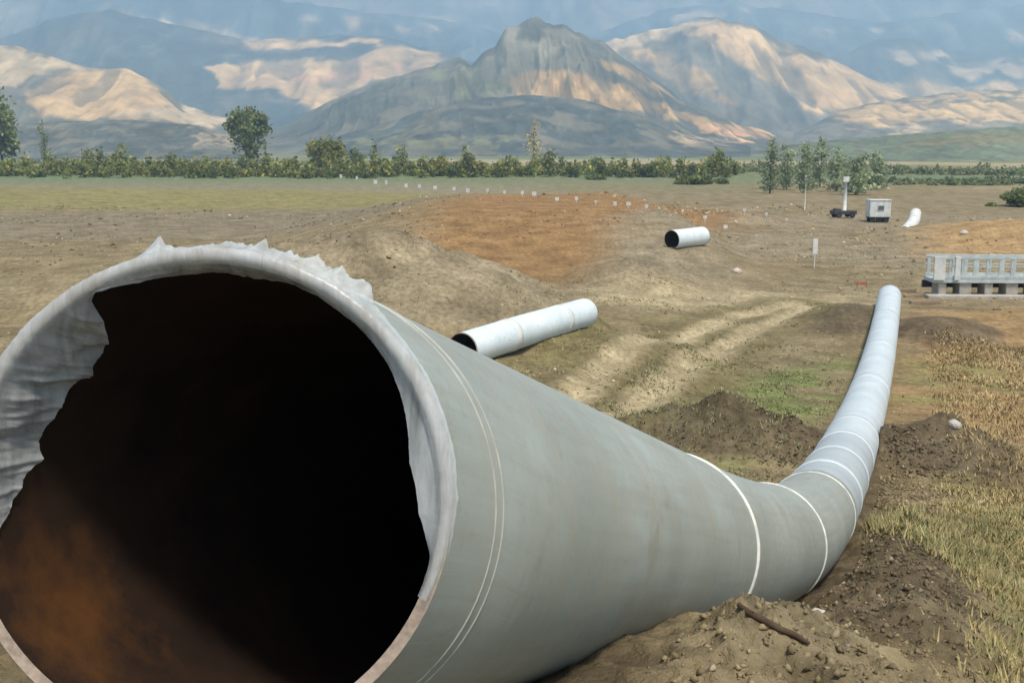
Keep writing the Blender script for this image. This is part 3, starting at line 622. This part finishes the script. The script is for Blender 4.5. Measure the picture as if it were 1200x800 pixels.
# plastic sheet wrapped over the mouth
def mouth_sheet():
    th = np.radians(np.linspace(-24, 199, 900)); deg = np.degrees(th); nv = 26; V = []
    TH = [-24, -18, -14, -4, 10, 24, 31, 42, 52, 61, 73, 86, 99, 110, 116, 119, 122, 125, 128, 131, 136, 144, 150, 160, 170, 184, 192, 200]
    depth = np.interp(deg, TH, [.002, .01, .012, .012, .015, .02, .02, .03, .04, .05, .09, .085, .065, .03, .012, .004, .03, .10, .13, .16, .20, .23, .22, .20, .20, .12, .04, .01])
    rin = np.interp(deg, TH, [.676, .674, .664, .613, .592, .619, .637, .646, .650, .656, .662, .664, .662, .664, .672, .674, .668, .64, .635, .645, .655, .66, .664, .666, .668, .67, .672, .674])
    depth = depth * (1 + .25 * (fbm(deg * .12, deg * 0, 2, 4) - .5)); rin = np.minimum(.674, rin + .006 * (fbm(deg * .10, deg * 0, 3, 6) - .5))
    outer = np.interp(deg, [-24, -10, 30, 50, 56, 62, 70, 84, 100, 108, 125, 135, 150, 212], [.0, .012, .02, .03, .10, .06, .12, .11, .11, .13, .04, .11, .05, .04])
    outer = outer * (1 + np.interp(deg, [40, 55], [.1, .6]) * (fbm(deg * .25, deg * 0, 3, 9) - .5))
    flare = np.interp(deg, [-24, 44, 52, 57, 60, 66, 70, 71.5, 76, 84, 98, 103, 106.5, 107.5, 118, 130, 138, 148, 160, 212], [.003, .004, .012, .045, .022, .026, .052, .03, .028, .03, .026, .034, .078, .012, .004, .02, .045, .012, .004, .004])
    flare = flare + np.interp(deg, [45, 60, 112, 120], [.003, .04, .04, .006]) * np.maximum(0, fbm(deg * .45, deg * 0 + 7, 3, 13) - .42)
    for v in np.linspace(0, 1, nv):
        wr = (fbm(deg * .07, deg * 0 + v * 3.0, 4, 21) - .5); wr2 = fbm(deg * .5, deg * 0 + v * 6, 3, 24) - .5; fold = ridged(deg * .11 + v * .9, deg * 0 + v * .7, 3, 27) ** 3
        if v < .30:                                   # outside of the wall
            k = 1 - v / .30; q = outer * k; r = R0 + .006 + flare * k ** 1.2 + np.interp(deg, [45, 60, 112, 120], [.002, .02, .02, .006]) * np.abs(wr2) * 2 * k
        elif v < .42:                                 # folded over the edge
            k = (v - .30) / .12; q = -.016 - .006 * math.sin(k * math.pi) + 0 * deg; r = R0 + .006 + (-.046) * k + .004 * wr2
        else:                                         # hanging inside
            k = (v - .42) / .58; q = depth * k ** .9; drape = np.interp(deg, [60, 80, 122, 130], [.12, .3, .3, 1.0]); r = (R0 - .040) + (rin - (R0 - .040)) * k ** .8 - drape * (.030 * np.abs(wr) + .006 * np.abs(wr2) + .032 * fold) * min(1, k * 3)
        crk = np.interp(deg, [50, 70], [.45, 1.]) * .004 * (ridged(deg * .33 + v * 3, deg * 0 + v * 4.5, 3, 33) ** 4) + .0012 * (ridged(deg * .7 - v * 5, deg * 0 + v * 5, 2, 36) ** 4)
        fade = np.interp(deg, [-24, -12, 2], [.0, .5, 1.]); r = r + (crk - .003) * fade; r = np.where(deg < 0, (R0 - .017) + (r - R0 + .017) * (.35 + .65 * fade) if v < .42 else r, r)
        ring = np.array([frame(max(float(qq), 0))[0] + (RIM_N * float(qq) if qq < 0 else 0) + rr * (math.cos(t) * FA + math.sin(t) * FB)
                         for qq, rr, t, (FA, FB) in ((qq, rr, t, frame(max(float(qq), 0))[2:4]) for qq, rr, t in zip(np.broadcast_to(q, deg.shape), np.broadcast_to(r, deg.shape), th))])
        V.append(ring)
    n = len(th); V = np.concatenate(V); i, j = np.meshgrid(np.arange(nv - 1), np.arange(n - 1), indexing='ij')
    F = np.stack([i * n + j, i * n + j + 1, (i + 1) * n + j + 1, (i + 1) * n + j], -1).reshape(-1, 4)
    me = mesh_np('plastic_sheet', V, F)
    o = link('plastic_sheet', me, M['plastic']); return tag(o, 'torn translucent white plastic sheet wrapped over the mouth of the big pipe', 'plastic sheet')
sheet = mouth_sheet()

# ------------------------------------------------------------------ other pipes
def short_pipe(label, pts, r, m, joints, name='pipe_section'):
    pts = [np.array(p, float) for p in pts]; c0 = pts[0]; g0 = hz(c0[0], c0[1])
    root = empty(name, (c0[0], c0[1], c0[2] - r), 0, label, 'pipe'); off = Vector(root.location)
    loc = [Vector(p) - off for p in pts]
    fine = []
    for i in range(len(loc) - 1):
        for k in range(8): fine.append(loc[i].lerp(loc[i + 1], k / 8))
    fine.append(loc[-1])
    bm = bmesh.new(); tube(bm, fine, r, 40, False); link('pipe_wall', bm_mesh(bm, 'pipe_wall', True), m, root)
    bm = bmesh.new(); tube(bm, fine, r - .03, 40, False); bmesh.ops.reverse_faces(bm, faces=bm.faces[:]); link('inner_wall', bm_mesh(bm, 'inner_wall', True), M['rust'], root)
    d = (loc[1] - loc[0]).normalized(); e = (loc[-1] - loc[-2]).normalized()
    for p, t, s in ((loc[0], d, 1), (loc[-1], e, -1)):
        bm = bmesh.new(); R1 = tube(bm, [p - t * .004 * s, p + t * .03 * s], r + .004, 40, False); R2 = tube(bm, [p - t * .004 * s, p + t * .03 * s], r - .034, 40, False)
        for k in range(40): bm.faces.new((R1[0][k], R1[0][(k + 1) % 40], R2[0][(k + 1) % 40], R2[0][k]))
        link('end_bevel', bm_mesh(bm, 'end_bevel'), M['steel_edge'], root)
    for f in joints:
        q = f * (len(fine) - 1); i = min(int(q), len(fine) - 2); p = fine[i].lerp(fine[i + 1], q - i); t = (fine[i + 1] - fine[i]).normalized()
        bm = bmesh.new(); tube(bm, [p - t * .2, p - t * .19, p + t * .19, p + t * .2], [r, r + .02, r + .02, r], 40, False); link('joint_sleeve', bm_mesh(bm, 'joint_sleeve', True), M['white'], root)
    return root
def skid(label, c, ln, rz, n=1, group=None):
    """timber skid: squared beam, on the ground"""
    o = empty('timber_skid', c, rz, label, 'timber', group)
    for k in range(n):
        bm = bmesh.new(); bx(bm, (0, (k % 2) * .04, .11 + .215 * k), (ln, .24, .21), None, .02); link('beam', bm_mesh(bm, 'beam'), M['wood'], o)
    return o
A = far(542, 410, 42.2); B = far(613, 387.5, 46.2); B2 = far(685, 366.5, 51.6)
short_pipe('white coated pipe section lying beyond the big pipe, left of the wheel tracks', [A, B, B2], .68, M['white_coat'], (.36, .78))
# short open pipe by the brown field

def rest(px, py, d, r):                        # distance at which a pipe seen there lies on the ground
    for _ in range(40):
        q = far(px, py, d); d += (q[2] - r - hz(q[0], q[1]) + .05) * 2
    return far(px, py, d)
C0 = rest(787, 281, 90, .76); C1 = rest(823, 276.5, 96, .76); C1 = C0 + (C1 - C0) * 7.0 / np.linalg.norm(C1 - C0) if np.linalg.norm(C1 - C0) > 9 else C1
short_pipe('short open pipe with a black mouth at the end of the brown field', [C0, (C0 + C1) / 2, C1], .76, M['white_coat'], ())
def under(c, d, r, label):
    p = (np.array(c) + np.array(d)) / 2; g = hz(p[0], p[1]); top = p[2] - r; v = np.array(d) - np.array(c)
    n = max(1, int(math.ceil((top - g) / .215))); return skid(label, (p[0], p[1], top - .215 * n - .005), 2.2, math.atan2(v[1], v[0]) + math.pi / 2, n)
# pale elbow beyond the pipeline end
E0 = far(1060, 272, 128); E1 = far(1066, 266, 130); E2 = far(1071, 259, 133); E3 = far(1073, 250, 136)
short_pipe('short bent white pipe standing up from dark soil beyond the pipeline end', [E0, E1, E2, E3], .66, M['white'], (), 'pipe_elbow')

# ------------------------------------------------------------------ site objects
def lath(bm, a, b, r): tube(bm, [a, b], r, 8)
def marker(label, px, py, d, h, bw, bh, group=None, tilt=0.):
    p = far(px, py, d); z = hz(p[0], p[1]); o = empty('marker_post', (p[0], p[1], z - .03), random.uniform(-.3, .3), label, 'marker post', group)
    o.rotation_euler.y = tilt
    bm = bmesh.new(); bx(bm, (0, 0, h / 2), (.07, .07, h), None, .008); link('stake', bm_mesh(bm, 'stake'), M['white'], o)
    bm = bmesh.new(); bx(bm, (0, -.055, h - bh / 2 + .02), (bw, .03, bh), None, .01); link('board', bm_mesh(bm, 'board'), M['white'], o)
    return o
GM = 'white marker posts along the field edge'
ORD = ['first', 'second', 'third', 'fourth', 'fifth', 'sixth', 'seventh', 'eighth', 'ninth', 'tenth', 'eleventh', 'twelfth', 'thirteenth', 'fourteenth', 'fifteenth', 'sixteenth', 'seventeenth', 'eighteenth', 'nineteenth', 'twentieth'] + ['twenty-' + k for k in ('first', 'second', 'third', 'fourth', 'fifth', 'sixth', 'seventh')]
row = [(382, 201), (400, 206), (418, 209), (440, 213), (453, 215), (476, 217), (492, 219), (510, 220), (532, 221), (548, 224), (571, 225), (591, 226), (612, 230), (626, 230), (652, 234), (676, 234), (698, 238), (721, 239), (736, 241), (757, 244), (779, 248), (800, 248), (826, 252), (850, 254), (872, 256), (898, 257), (922, 258)]
for i, (px, py) in enumerate(row):
    p = spot(px, py + 3, .3); d = p[1]
    # settle on the terrain along the sight line
    for _ in range(6):
        q = far(px, py + 3, d); d = d * (CAM_Z - hz(q[0], q[1])) / max(.3, (CAM_Z - q[2]))
        d = min(max(d, 60), 380)
    marker(ORD[i] + ' white marker post from the left in the row along the field edge', px, py + 3, d, (.0036 * d + .22) * random.uniform(.8, 1.15), .0034 * d * random.uniform(.6, 1.2), .0030 * d * random.uniform(.7, 1.2), GM, random.uniform(-.12, .12))
def standing(px, py, z=.3):
    d = spot(px, py, z)[1]
    for _ in range(8):
        q = far(px, py, d); d = d * (CAM_Z - hz(q[0], q[1])) / max(.3, (CAM_Z - q[2]))
    return d
d = standing(954, 314); marker('tall white marker post standing alone left of the pipeline end', 954, 314, d, 35 / FPX * d, .42, 1.3)
def pole(label, px, py, h_px, r, head=None):
    d = standing(px, py); p = far(px, py, d); z = hz(p[0], p[1]); h = h_px / FPX * d; o = empty('pole', (p[0], p[1], z - .05), 0, label, 'pole')
    bm = bmesh.new(); tube(bm, [(0, 0, 0), (0, 0, h * .5), (0, 0, h)], [r, r * .9, r * .75], 10); link('shaft', bm_mesh(bm, 'shaft', True), M['white'], o)
    bm = bmesh.new(); bx(bm, (0, 0, h - .1), (r * 5, r * 2.4, r * 2.2), None, .01); link('crossarm', bm_mesh(bm, 'crossarm'), M['white'], o); return o
pole('thin pale pole left of the mast', 943, 246, 40, .06)
# mast on a low dark trailer
def mast_trailer():
    d = standing(988, 255); p = far(988, 255, d); z = hz(p[0], p[1]); s = d / FPX
    o = empty('mast_trailer', (p[0], p[1], z), .1, 'low dark trailer carrying a pale upright mast', 'trailer')
    bm = bmesh.new(); bx(bm, (0, 0, .75), (27 * s, 1.7, .5), None, .06); bx(bm, (-8 * s, 0, 1.1), (6 * s, 1.3, .3), None, .05); link('chassis', bm_mesh(bm, 'chassis'), M['dark_steel'], o)
    for x in (-8 * s, 8 * s):
        for y in (-.85, .85):
            bm = bmesh.new(); tube(bm, [(x, y - .12, .38), (x, y + .12, .38)], .38, 18); wv = link('wheel', bm_mesh(bm, 'wheel'), M['dark'], o)
            bm = bmesh.new(); tube(bm, [(x, y - .125, .38), (x, y + .125, .38)], .18, 12); link('rim', bm_mesh(bm, 'rim'), M['dark_steel'], wv)
    bm = bmesh.new(); tube(bm, [(1.2 * s, 0, .95), (1.2 * s, 0, 25 * s), (1.2 * s, 0, 44 * s)], [.26, .24, .16], 12); link('mast', bm_mesh(bm, 'mast', True), M['white'], o)
    bm = bmesh.new(); bx(bm, (1.2 * s, 0, 44 * s), (7 * s, .4, 6 * s), None, .05); link('mast_head', bm_mesh(bm, 'mast_head'), M['white'], o)
    bm = bmesh.new(); tube(bm, [(-13 * s, 0, .6), (-20 * s, 0, .35)], .06, 8); link('drawbar', bm_mesh(bm, 'drawbar'), M['dark_steel'], o)
mast_trailer()
def site_cabin():
    d = standing(1031, 261); p = far(1031, 261, d); z = hz(p[0], p[1]); s = d / FPX; W_, H_ = 24 * s, 19 * s
    o = empty('site_cabin', (p[0], p[1], z), -.06, 'white wheeled site cabin with one small window on the far plain', 'cabin'); z0 = .75
    bm = bmesh.new(); bx(bm, (0, 1.2, z0 + H_ / 2), (W_, 2.4, H_), None, .06); body = link('body', bm_mesh(bm, 'body'), M['white'], o)
    bm = bmesh.new(); bx(bm, (0, 1.2, z0 + H_ + .06), (W_ + .14, 2.55, .1), None, .03); link('roof', bm_mesh(bm, 'roof'), M['white'], o)
    bm = bmesh.new(); bx(bm, (.05, -.02, z0 + H_ * .55), (.75, .05, .6), None, .01); f = link('window', bm_mesh(bm, 'window'), M['glass'], o)
    bm = bmesh.new()
    for c, sz in (((.05, -.045, z0 + H_ * .55 + .33), (.87, .05, .06)), ((.05, -.045, z0 + H_ * .55 - .33), (.87, .05, .06)), ((-.355, -.045, z0 + H_ * .55), (.06, .05, .6)), ((.455, -.045, z0 + H_ * .55), (.06, .05, .6))): bx(bm, c, sz)
    link('frame', bm_mesh(bm, 'frame'), M['grey_white'], f)
    bm = bmesh.new(); bx(bm, (0, 1.2, z0 - .12), (W_ * .94, 2.1, .2)); link('chassis', bm_mesh(bm, 'chassis'), M['dark_steel'], o)
    for x in (-W_ * .32, W_ * .32):
        for y in (.25, 2.1):
            bm = bmesh.new(); tube(bm, [(x, y - .12, .34), (x, y + .12, .34)], .34, 18); link('wheel', bm_mesh(bm, 'wheel'), M['dark'], o)
    bm = bmesh.new(); bx(bm, (0, .5, .3), (W_ * .3, .1, .5)); link('step', bm_mesh(bm, 'step'), M['dark_steel'], o)
site_cabin()
# small footbridge on the right
def bridge():
    d = 75.0; L = far(1092, 346, d); s = d / FPX; z = hz(L[0] + 3, L[1])
    o = empty('footbridge', (L[0], L[1], z), -.05, 'pale railed footbridge on stone blocks at the right edge', 'bridge'); ln = 10.5
    zt = far(1092, 301, d)[2] - z; zd = far(1092, 327, d)[2] - z; zl = far(1092, 344, d)[2] - z
    zd = max(zd, .85); zt = max(zt, zd + .95)
    bm = bmesh.new(); bx(bm, (ln / 2, .9, zd - .12), (ln, 1.9, .26), None, .02); link('deck', bm_mesh(bm, 'deck'), M['grey_white'], o)
    for yy in (0, 1.8):
        bm = bmesh.new(); bx(bm, (ln / 2, yy, zt - .08), (ln, .14, .17), None, .02); link('handrail', bm_mesh(bm, 'handrail'), M['grey_white'], o)
        bm = bmesh.new(); bx(bm, (ln / 2, yy, zd + .14), (ln, .12, .22), None, .02); link('kick_rail', bm_mesh(bm, 'kick_rail'), M['grey_white'], o)
        bm = bmesh.new(); bx(bm, (ln / 2, yy + .002, (zt + zd) / 2 + .12), (ln, .05, .07)); link('middle_rail', bm_mesh(bm, 'middle_rail'), M['grey_white'], o)
        for k in range(13):
            x = .25 + k * (ln - .5) / 12; bm = bmesh.new(); bx(bm, (x, yy + .012, (zt + zd) / 2), (.13 if k % 3 else .24, .11, zt - zd - .02), None, .01); link('post', bm_mesh(bm, 'post'), M['grey_white'], o)
    for x, yy in ((.35, -.16), (1.55, -.15)):
        bm = bmesh.new(); bx(bm, (x, yy, (zt + zd) / 2), (.75 if x < 1 else .35, .16, zt - zd + .1), None, .03); tag(link('end_panel', bm_mesh(bm, 'end_panel'), M['white'], o), 'white panel on the railing')
    bm = bmesh.new(); bx(bm, (ln / 2, 2.2, zd - .55), (ln, .3, .5)); link('back_beam', bm_mesh(bm, 'back_beam'), M['dark_steel'], o)
    for k in range(7):
        x = .7 + k * 1.55; bm = bmesh.new(); bx(bm, (x, .8, (zd - .25) / 2 - .15), (.55 + .25 * (k % 2), 1.4, zd - .25 + .28), None, .06); link('block', bm_mesh(bm, 'block'), M['concrete'], o)
    bm = bmesh.new(); bx(bm, (ln / 2 - .3, -.45, .06), (ln + .4, .9, .34), None, .05); link('footing', bm_mesh(bm, 'footing'), M['concrete'], o)
bridge()
for i, (px, py, ln, rz, lb) in enumerate(((1074, 348, 2.6, .6, 'squared timber beam slanting up to the left end of the footbridge'), (1084, 356, 2.2, .25, 'squared timber beam on the ground below the footbridge end'), (1062, 342, 1.6, .3, 'short timber beam beside the end of the pipeline'))):
    d = standing(px, py); p = far(px, py, d); skid(lb, (p[0], p[1], hz(p[0], p[1]) + .01), ln, rz)
def rock_mesh(seed, r, flat=.7):
    bm = bmesh.new(); bmesh.ops.create_icosphere(bm, subdivisions=2, radius=1); g = random.Random(seed)
    for v in bm.verts:
        n = v.co.normalized(); f = .75 + .5 * float(fbm(np.array([n.x * 1.6 + seed]), np.array([n.y * 1.6 + n.z * 1.3]), 3, seed)[0]); v.co = Vector((n.x * f * r, n.y * f * r * .8, n.z * f * r * flat))
    return bm_mesh(bm, 'rock')
def rock(label, px, py, r, seed, m='stone', z=.3):
    d = standing(px, py, z); p = far(px, py, d); o = link('rock', rock_mesh(seed, r), M[m]); o.location = (p[0], p[1], hz(p[0], p[1]) + r * .3); o.rotation_euler.z = seed
    return tag(o, label, 'rock')
rock('pinkish block lying alone in the middle of the bare ground', 864, 320, .38, 3, 'pink')
rock('pale stone on the far bank above the footbridge', 1130, 268, .5, 4)
rock('pale stone at the foot of the right hand soil heap by the pipe', 1116, 536, .2, 5)
rock('flat pale stone behind the dark stick by the pipe', 931, 712, .075, 6)
rock('white stone at the right end of the dark stick', 957, 738, .085, 7)
rock('small pale stone on the soil right of the lower pipe', 1040, 508, .14, 8)
def red_board():
    d = standing(1010, 337); p = far(1010, 337, d); z = hz(p[0], p[1]); o = empty('barrier_board', (p[0], p[1], z - .02), .1, 'small faded red barrier board just left of the pipeline end', 'barrier')
    bm = bmesh.new(); bx(bm, (0, 0, .34), (.75, .05, .2), None, .01); link('board', bm_mesh(bm, 'board'), M['red'], o)
    for x in (-.35, .35):
        bm = bmesh.new(); bx(bm, (x, .035, .25), (.06, .05, .5)); link('leg', bm_mesh(bm, 'leg'), M['wood'], o)
red_board()
# ------------------------------------------------------------------ stick on the near heap
def stick():
    pts = []
    for px, py in ((866, 712), (878, 722), (892, 729), (915, 741), (930, 747), (948, 757)):
        d = 4.5
        for _ in range(60):
            q = far(px, py, d); e = q[2] - hz(q[0], q[1]); d += e * .5
        q = far(px, py, d); pts.append((q[0], q[1], hz(q[0], q[1]) + .015))
    P0 = Vector(pts[0]); o = None; bm = bmesh.new(); tube(bm, [Vector(p) - P0 for p in pts], [.012, .016, .017, .015, .016, .009], 9)
    o = link('stick', bm_mesh(bm, 'stick', True), M['dark_wood']); o.location = P0; return tag(o, 'dark wooden stick lying on the soil heap beside the pipe', 'stick')
stick()

# ------------------------------------------------------------------ soil clods and grass (uncountable)
def clods():
    g = np.random.default_rng(5); bv = np.array([(1, 0, -.4), (-.6, .8, -.4), (-.6, -.8, -.4), (.1, .1, .7), (.5, .7, .2), (.4, -.7, .25)]); bf = np.array([(0, 4, 3), (0, 3, 5), (4, 1, 3), (1, 2, 3), (2, 5, 3), (0, 5, 2), (0, 1, 4), (0, 2, 1)])
    n = 30000; s = g.uniform(1.5, 30, n * 3); lat = np.where(g.random(n * 3) < .72, g.normal(1.5, .7, n * 3), g.normal(-1.8, .9, n * 3))
    ss = np.linspace(1.4, 30.1, 300); PP = np.array([along(float(a), 0) for a in ss]); P = np.stack([np.interp(s, ss, PP[:, 0]) + DU[1] * lat, np.interp(s, ss, PP[:, 1]) - DU[0] * lat], 1); ok = np.abs(lat) > .85; P = P[ok][:n]; n = len(P)
    dist = np.hypot(P[:, 0], P[:, 1]); r = (.006 + .026 * g.random(n) ** 5) * (.7 + dist * .05); z = height(P[:, 0], P[:, 1]) + r * .2
    q = bv[None] * (1 + .35 * g.normal(size=(n, 6, 1))) * (r[:, None, None] * g.uniform(.6, 1.3, (n, 1, 3))); an = g.uniform(0, 6.283, n); ca, sa = np.cos(an)[:, None], np.sin(an)[:, None]
    V = np.stack([q[..., 0] * ca - q[..., 1] * sa, q[..., 0] * sa + q[..., 1] * ca, q[..., 2]], -1) + np.stack([P[:, 0], P[:, 1], z], 1)[:, None]
    F = (bf[None] + (np.arange(n) * len(bv))[:, None, None]).reshape(-1, 3)
    me = mesh_np('soil_clods', V.reshape(-1, 3), F, False)
    c = cover(P[:, 0], P[:, 1]) * g.uniform(.65, 1.35, (n, 1)); k = g.random(n) < .05; c[k] = PALE * 1.1
    set_color(me, np.repeat(c, len(bv), 0)); return tag(link('soil_clods', me, M['clod']), 'loose clods and gravel on the dug soil beside the pipe', None, None, 'stuff')
clods()
def rubble():
    g = np.random.default_rng(15); bv = np.array([(1, 0, -.4), (-.6, .8, -.4), (-.6, -.8, -.4), (.1, .1, .7), (.5, .7, .2), (.4, -.7, .25)]); bf = np.array([(0, 4, 3), (0, 3, 5), (4, 1, 3), (1, 2, 3), (2, 5, 3), (0, 5, 2), (0, 1, 4), (0, 2, 1)])
    n = 16000; a = np.radians(g.uniform(-27, 27, n)); r = 22 * (190 / 22) ** g.random(n); x = r * np.sin(a); y = r * np.cos(a)
    k = fbm(x * .09, y * .09, 3, 140) + .18 * g.random(n) > .62; x, y, r = x[k], y[k], r[k]; n = len(x)
    xe, ye = g.uniform(12, 46, 420), g.uniform(98, 175, 420); x = np.concatenate([x, xe]); y = np.concatenate([y, ye]); r = np.hypot(x, y); ne = 420; n = len(x)
    sz = (.0006 + .0016 * g.random(n) ** 4) * r + .01; z = height(x, y) + sz * .15
    c_, s_ = np.cos(g.uniform(0, 6.28, n)), np.sin(g.uniform(0, 6.28, n))
    q = bv[None] * (1 + .3 * g.normal(size=(n, 6, 1))) * sz[:, None, None]
    V = np.stack([q[..., 0] * c_[:, None] - q[..., 1] * s_[:, None] + x[:, None], q[..., 0] * s_[:, None] + q[..., 1] * c_[:, None] + y[:, None], q[..., 2] + z[:, None]], -1)
    me = mesh_np('rubble', V.reshape(-1, 3), (bf[None] + (np.arange(n) * 6)[:, None, None]).reshape(-1, 3), False)
    c = cover(x, y) * g.uniform(.6, 1.4, (n, 1)); k = g.random(n) < .10; k[-420:] = g.random(420) < .7; c[k] = PALE * 1.7
    set_color(me, np.repeat(c, 6, 0)); return tag(link('rubble', me, M['clod']), 'scattered rubble and clods on the bare construction strip', None, None, 'stuff')
rubble()
def grass():
    g = np.random.default_rng(9); out = []
    def scatter(n, smin, smax, lmin, lmax, hh, cols, gate, seed, per=7, sp=.10):
        s = g.uniform(smin, smax, n); l = g.uniform(lmin, lmax, n)
        P0, t = on_axis((smin + smax) / 2); P = np.array([along(float(a), 0) for a in np.linspace(smin, smax, 200)]); ss = np.linspace(smin, smax, 200)
        x = np.interp(s, ss, P[:, 0]) + DU[1] * l; y = np.interp(s, ss, P[:, 1]) - DU[0] * l
        k = fbm(x * .55, y * .55, 3, seed) + .25 * g.random(n) > gate; x, y = x[k], y[k]; n = len(x)
        x = np.repeat(x, per) + g.normal(0, sp, n * per); y = np.repeat(y, per) + g.normal(0, sp, n * per); m = n * per
        z = height(x, y) - .01; h = hh * g.uniform(.4, 1.2, m); a = g.uniform(0, 6.283, m); wd = (.003 + .0006 * np.hypot(x, y)) * g.uniform(.7, 1.3, m); ln = g.uniform(.2, 1.3, m) * h
        bx_, by_ = np.cos(a) * wd, np.sin(a) * wd; tx, ty = np.cos(a + 1.57) * ln, np.sin(a + 1.57) * ln
        V = np.stack([np.stack([x - bx_, y - by_, z], 1), np.stack([x + bx_, y + by_, z], 1), np.stack([x + tx, y + ty, z + h], 1)], 1)
        cc = np.array(cols)[g.integers(0, len(cols), m)] * g.uniform(.75, 1.25, (m, 1)); out.append((V, cc))
    dry = [(.42, .34, .16), (.33, .26, .12), (.46, .36, .19), (.26, .23, .10)]; rus = [(.36, .24, .12), (.30, .20, .10), (.40, .30, .16)]; grn = [(.19, .20, .085), (.22, .22, .10), (.27, .25, .13)]
    scatter(13000, 3, 28, 2.3, 9, .115, dry + [(.22, .21, .085), (.27, .24, .11)], .58, 1, 9, .14); scatter(2500, 3, 26, 2.6, 9, .14, grn, .72, 2)
    scatter(2200, 15, 24, .9, 3.2, .2, grn + dry, .66, 3)
    scatter(9000, 24, 62, 2.5, 20, .16, rus + dry[:3], .56, 4, 8, .3)
    scatter(3600, 20, 50, -9, -1.2, .10, grn, .66, 5, 6, .25); scatter(5000, 18, 75, -34, -2, .10, dry + grn, .70, 6, 5, .25)
    V = np.concatenate([o[0] for o in out]); c = np.concatenate([o[1] for o in out]); F = np.arange(len(V) * 3).reshape(-1, 3)
    me = mesh_np('grass', V.reshape(-1, 3), F, False); set_color(me, np.repeat(c, 3, 0)); return tag(link('grass', me, M['grass']), 'dry yellow and green grass beside the pipeline', None, None, 'stuff')
grass()

# ------------------------------------------------------------------ haze of the valley
TOP = max((o.matrix_basis @ Vector(c)).z for o in COL.objects if o.type == 'MESH' and o.parent is None for c in o.bound_box)
LOW = min((o.matrix_basis @ Vector(c)).z for o in COL.objects if o.type == 'MESH' and o.parent is None for c in o.bound_box)
TOP += 8; LOW -= 1
bm = bmesh.new(); bx(bm, (0, 0, (TOP + LOW) / 2), (23000, 23000, TOP - LOW)); me = bm_mesh(bm, 'haze')
hm = bpy.data.materials.new('haze'); hm.use_nodes = True; t = hm.node_tree; t.nodes.remove(t.nodes['Principled BSDF'])
pv = t.nodes.new('ShaderNodeVolumePrincipled'); pv.inputs['Color'].default_value = (.52, .77, 1.0, 1); pv.inputs['Density'].default_value = 2.7e-4; pv.inputs['Anisotropy'].default_value = .2
t.links.new(pv.outputs[0], t.nodes['Material Output'].inputs['Volume'])
tag(link('haze', me, hm), 'thin blue haze over the valley', None, None, 'stuff')
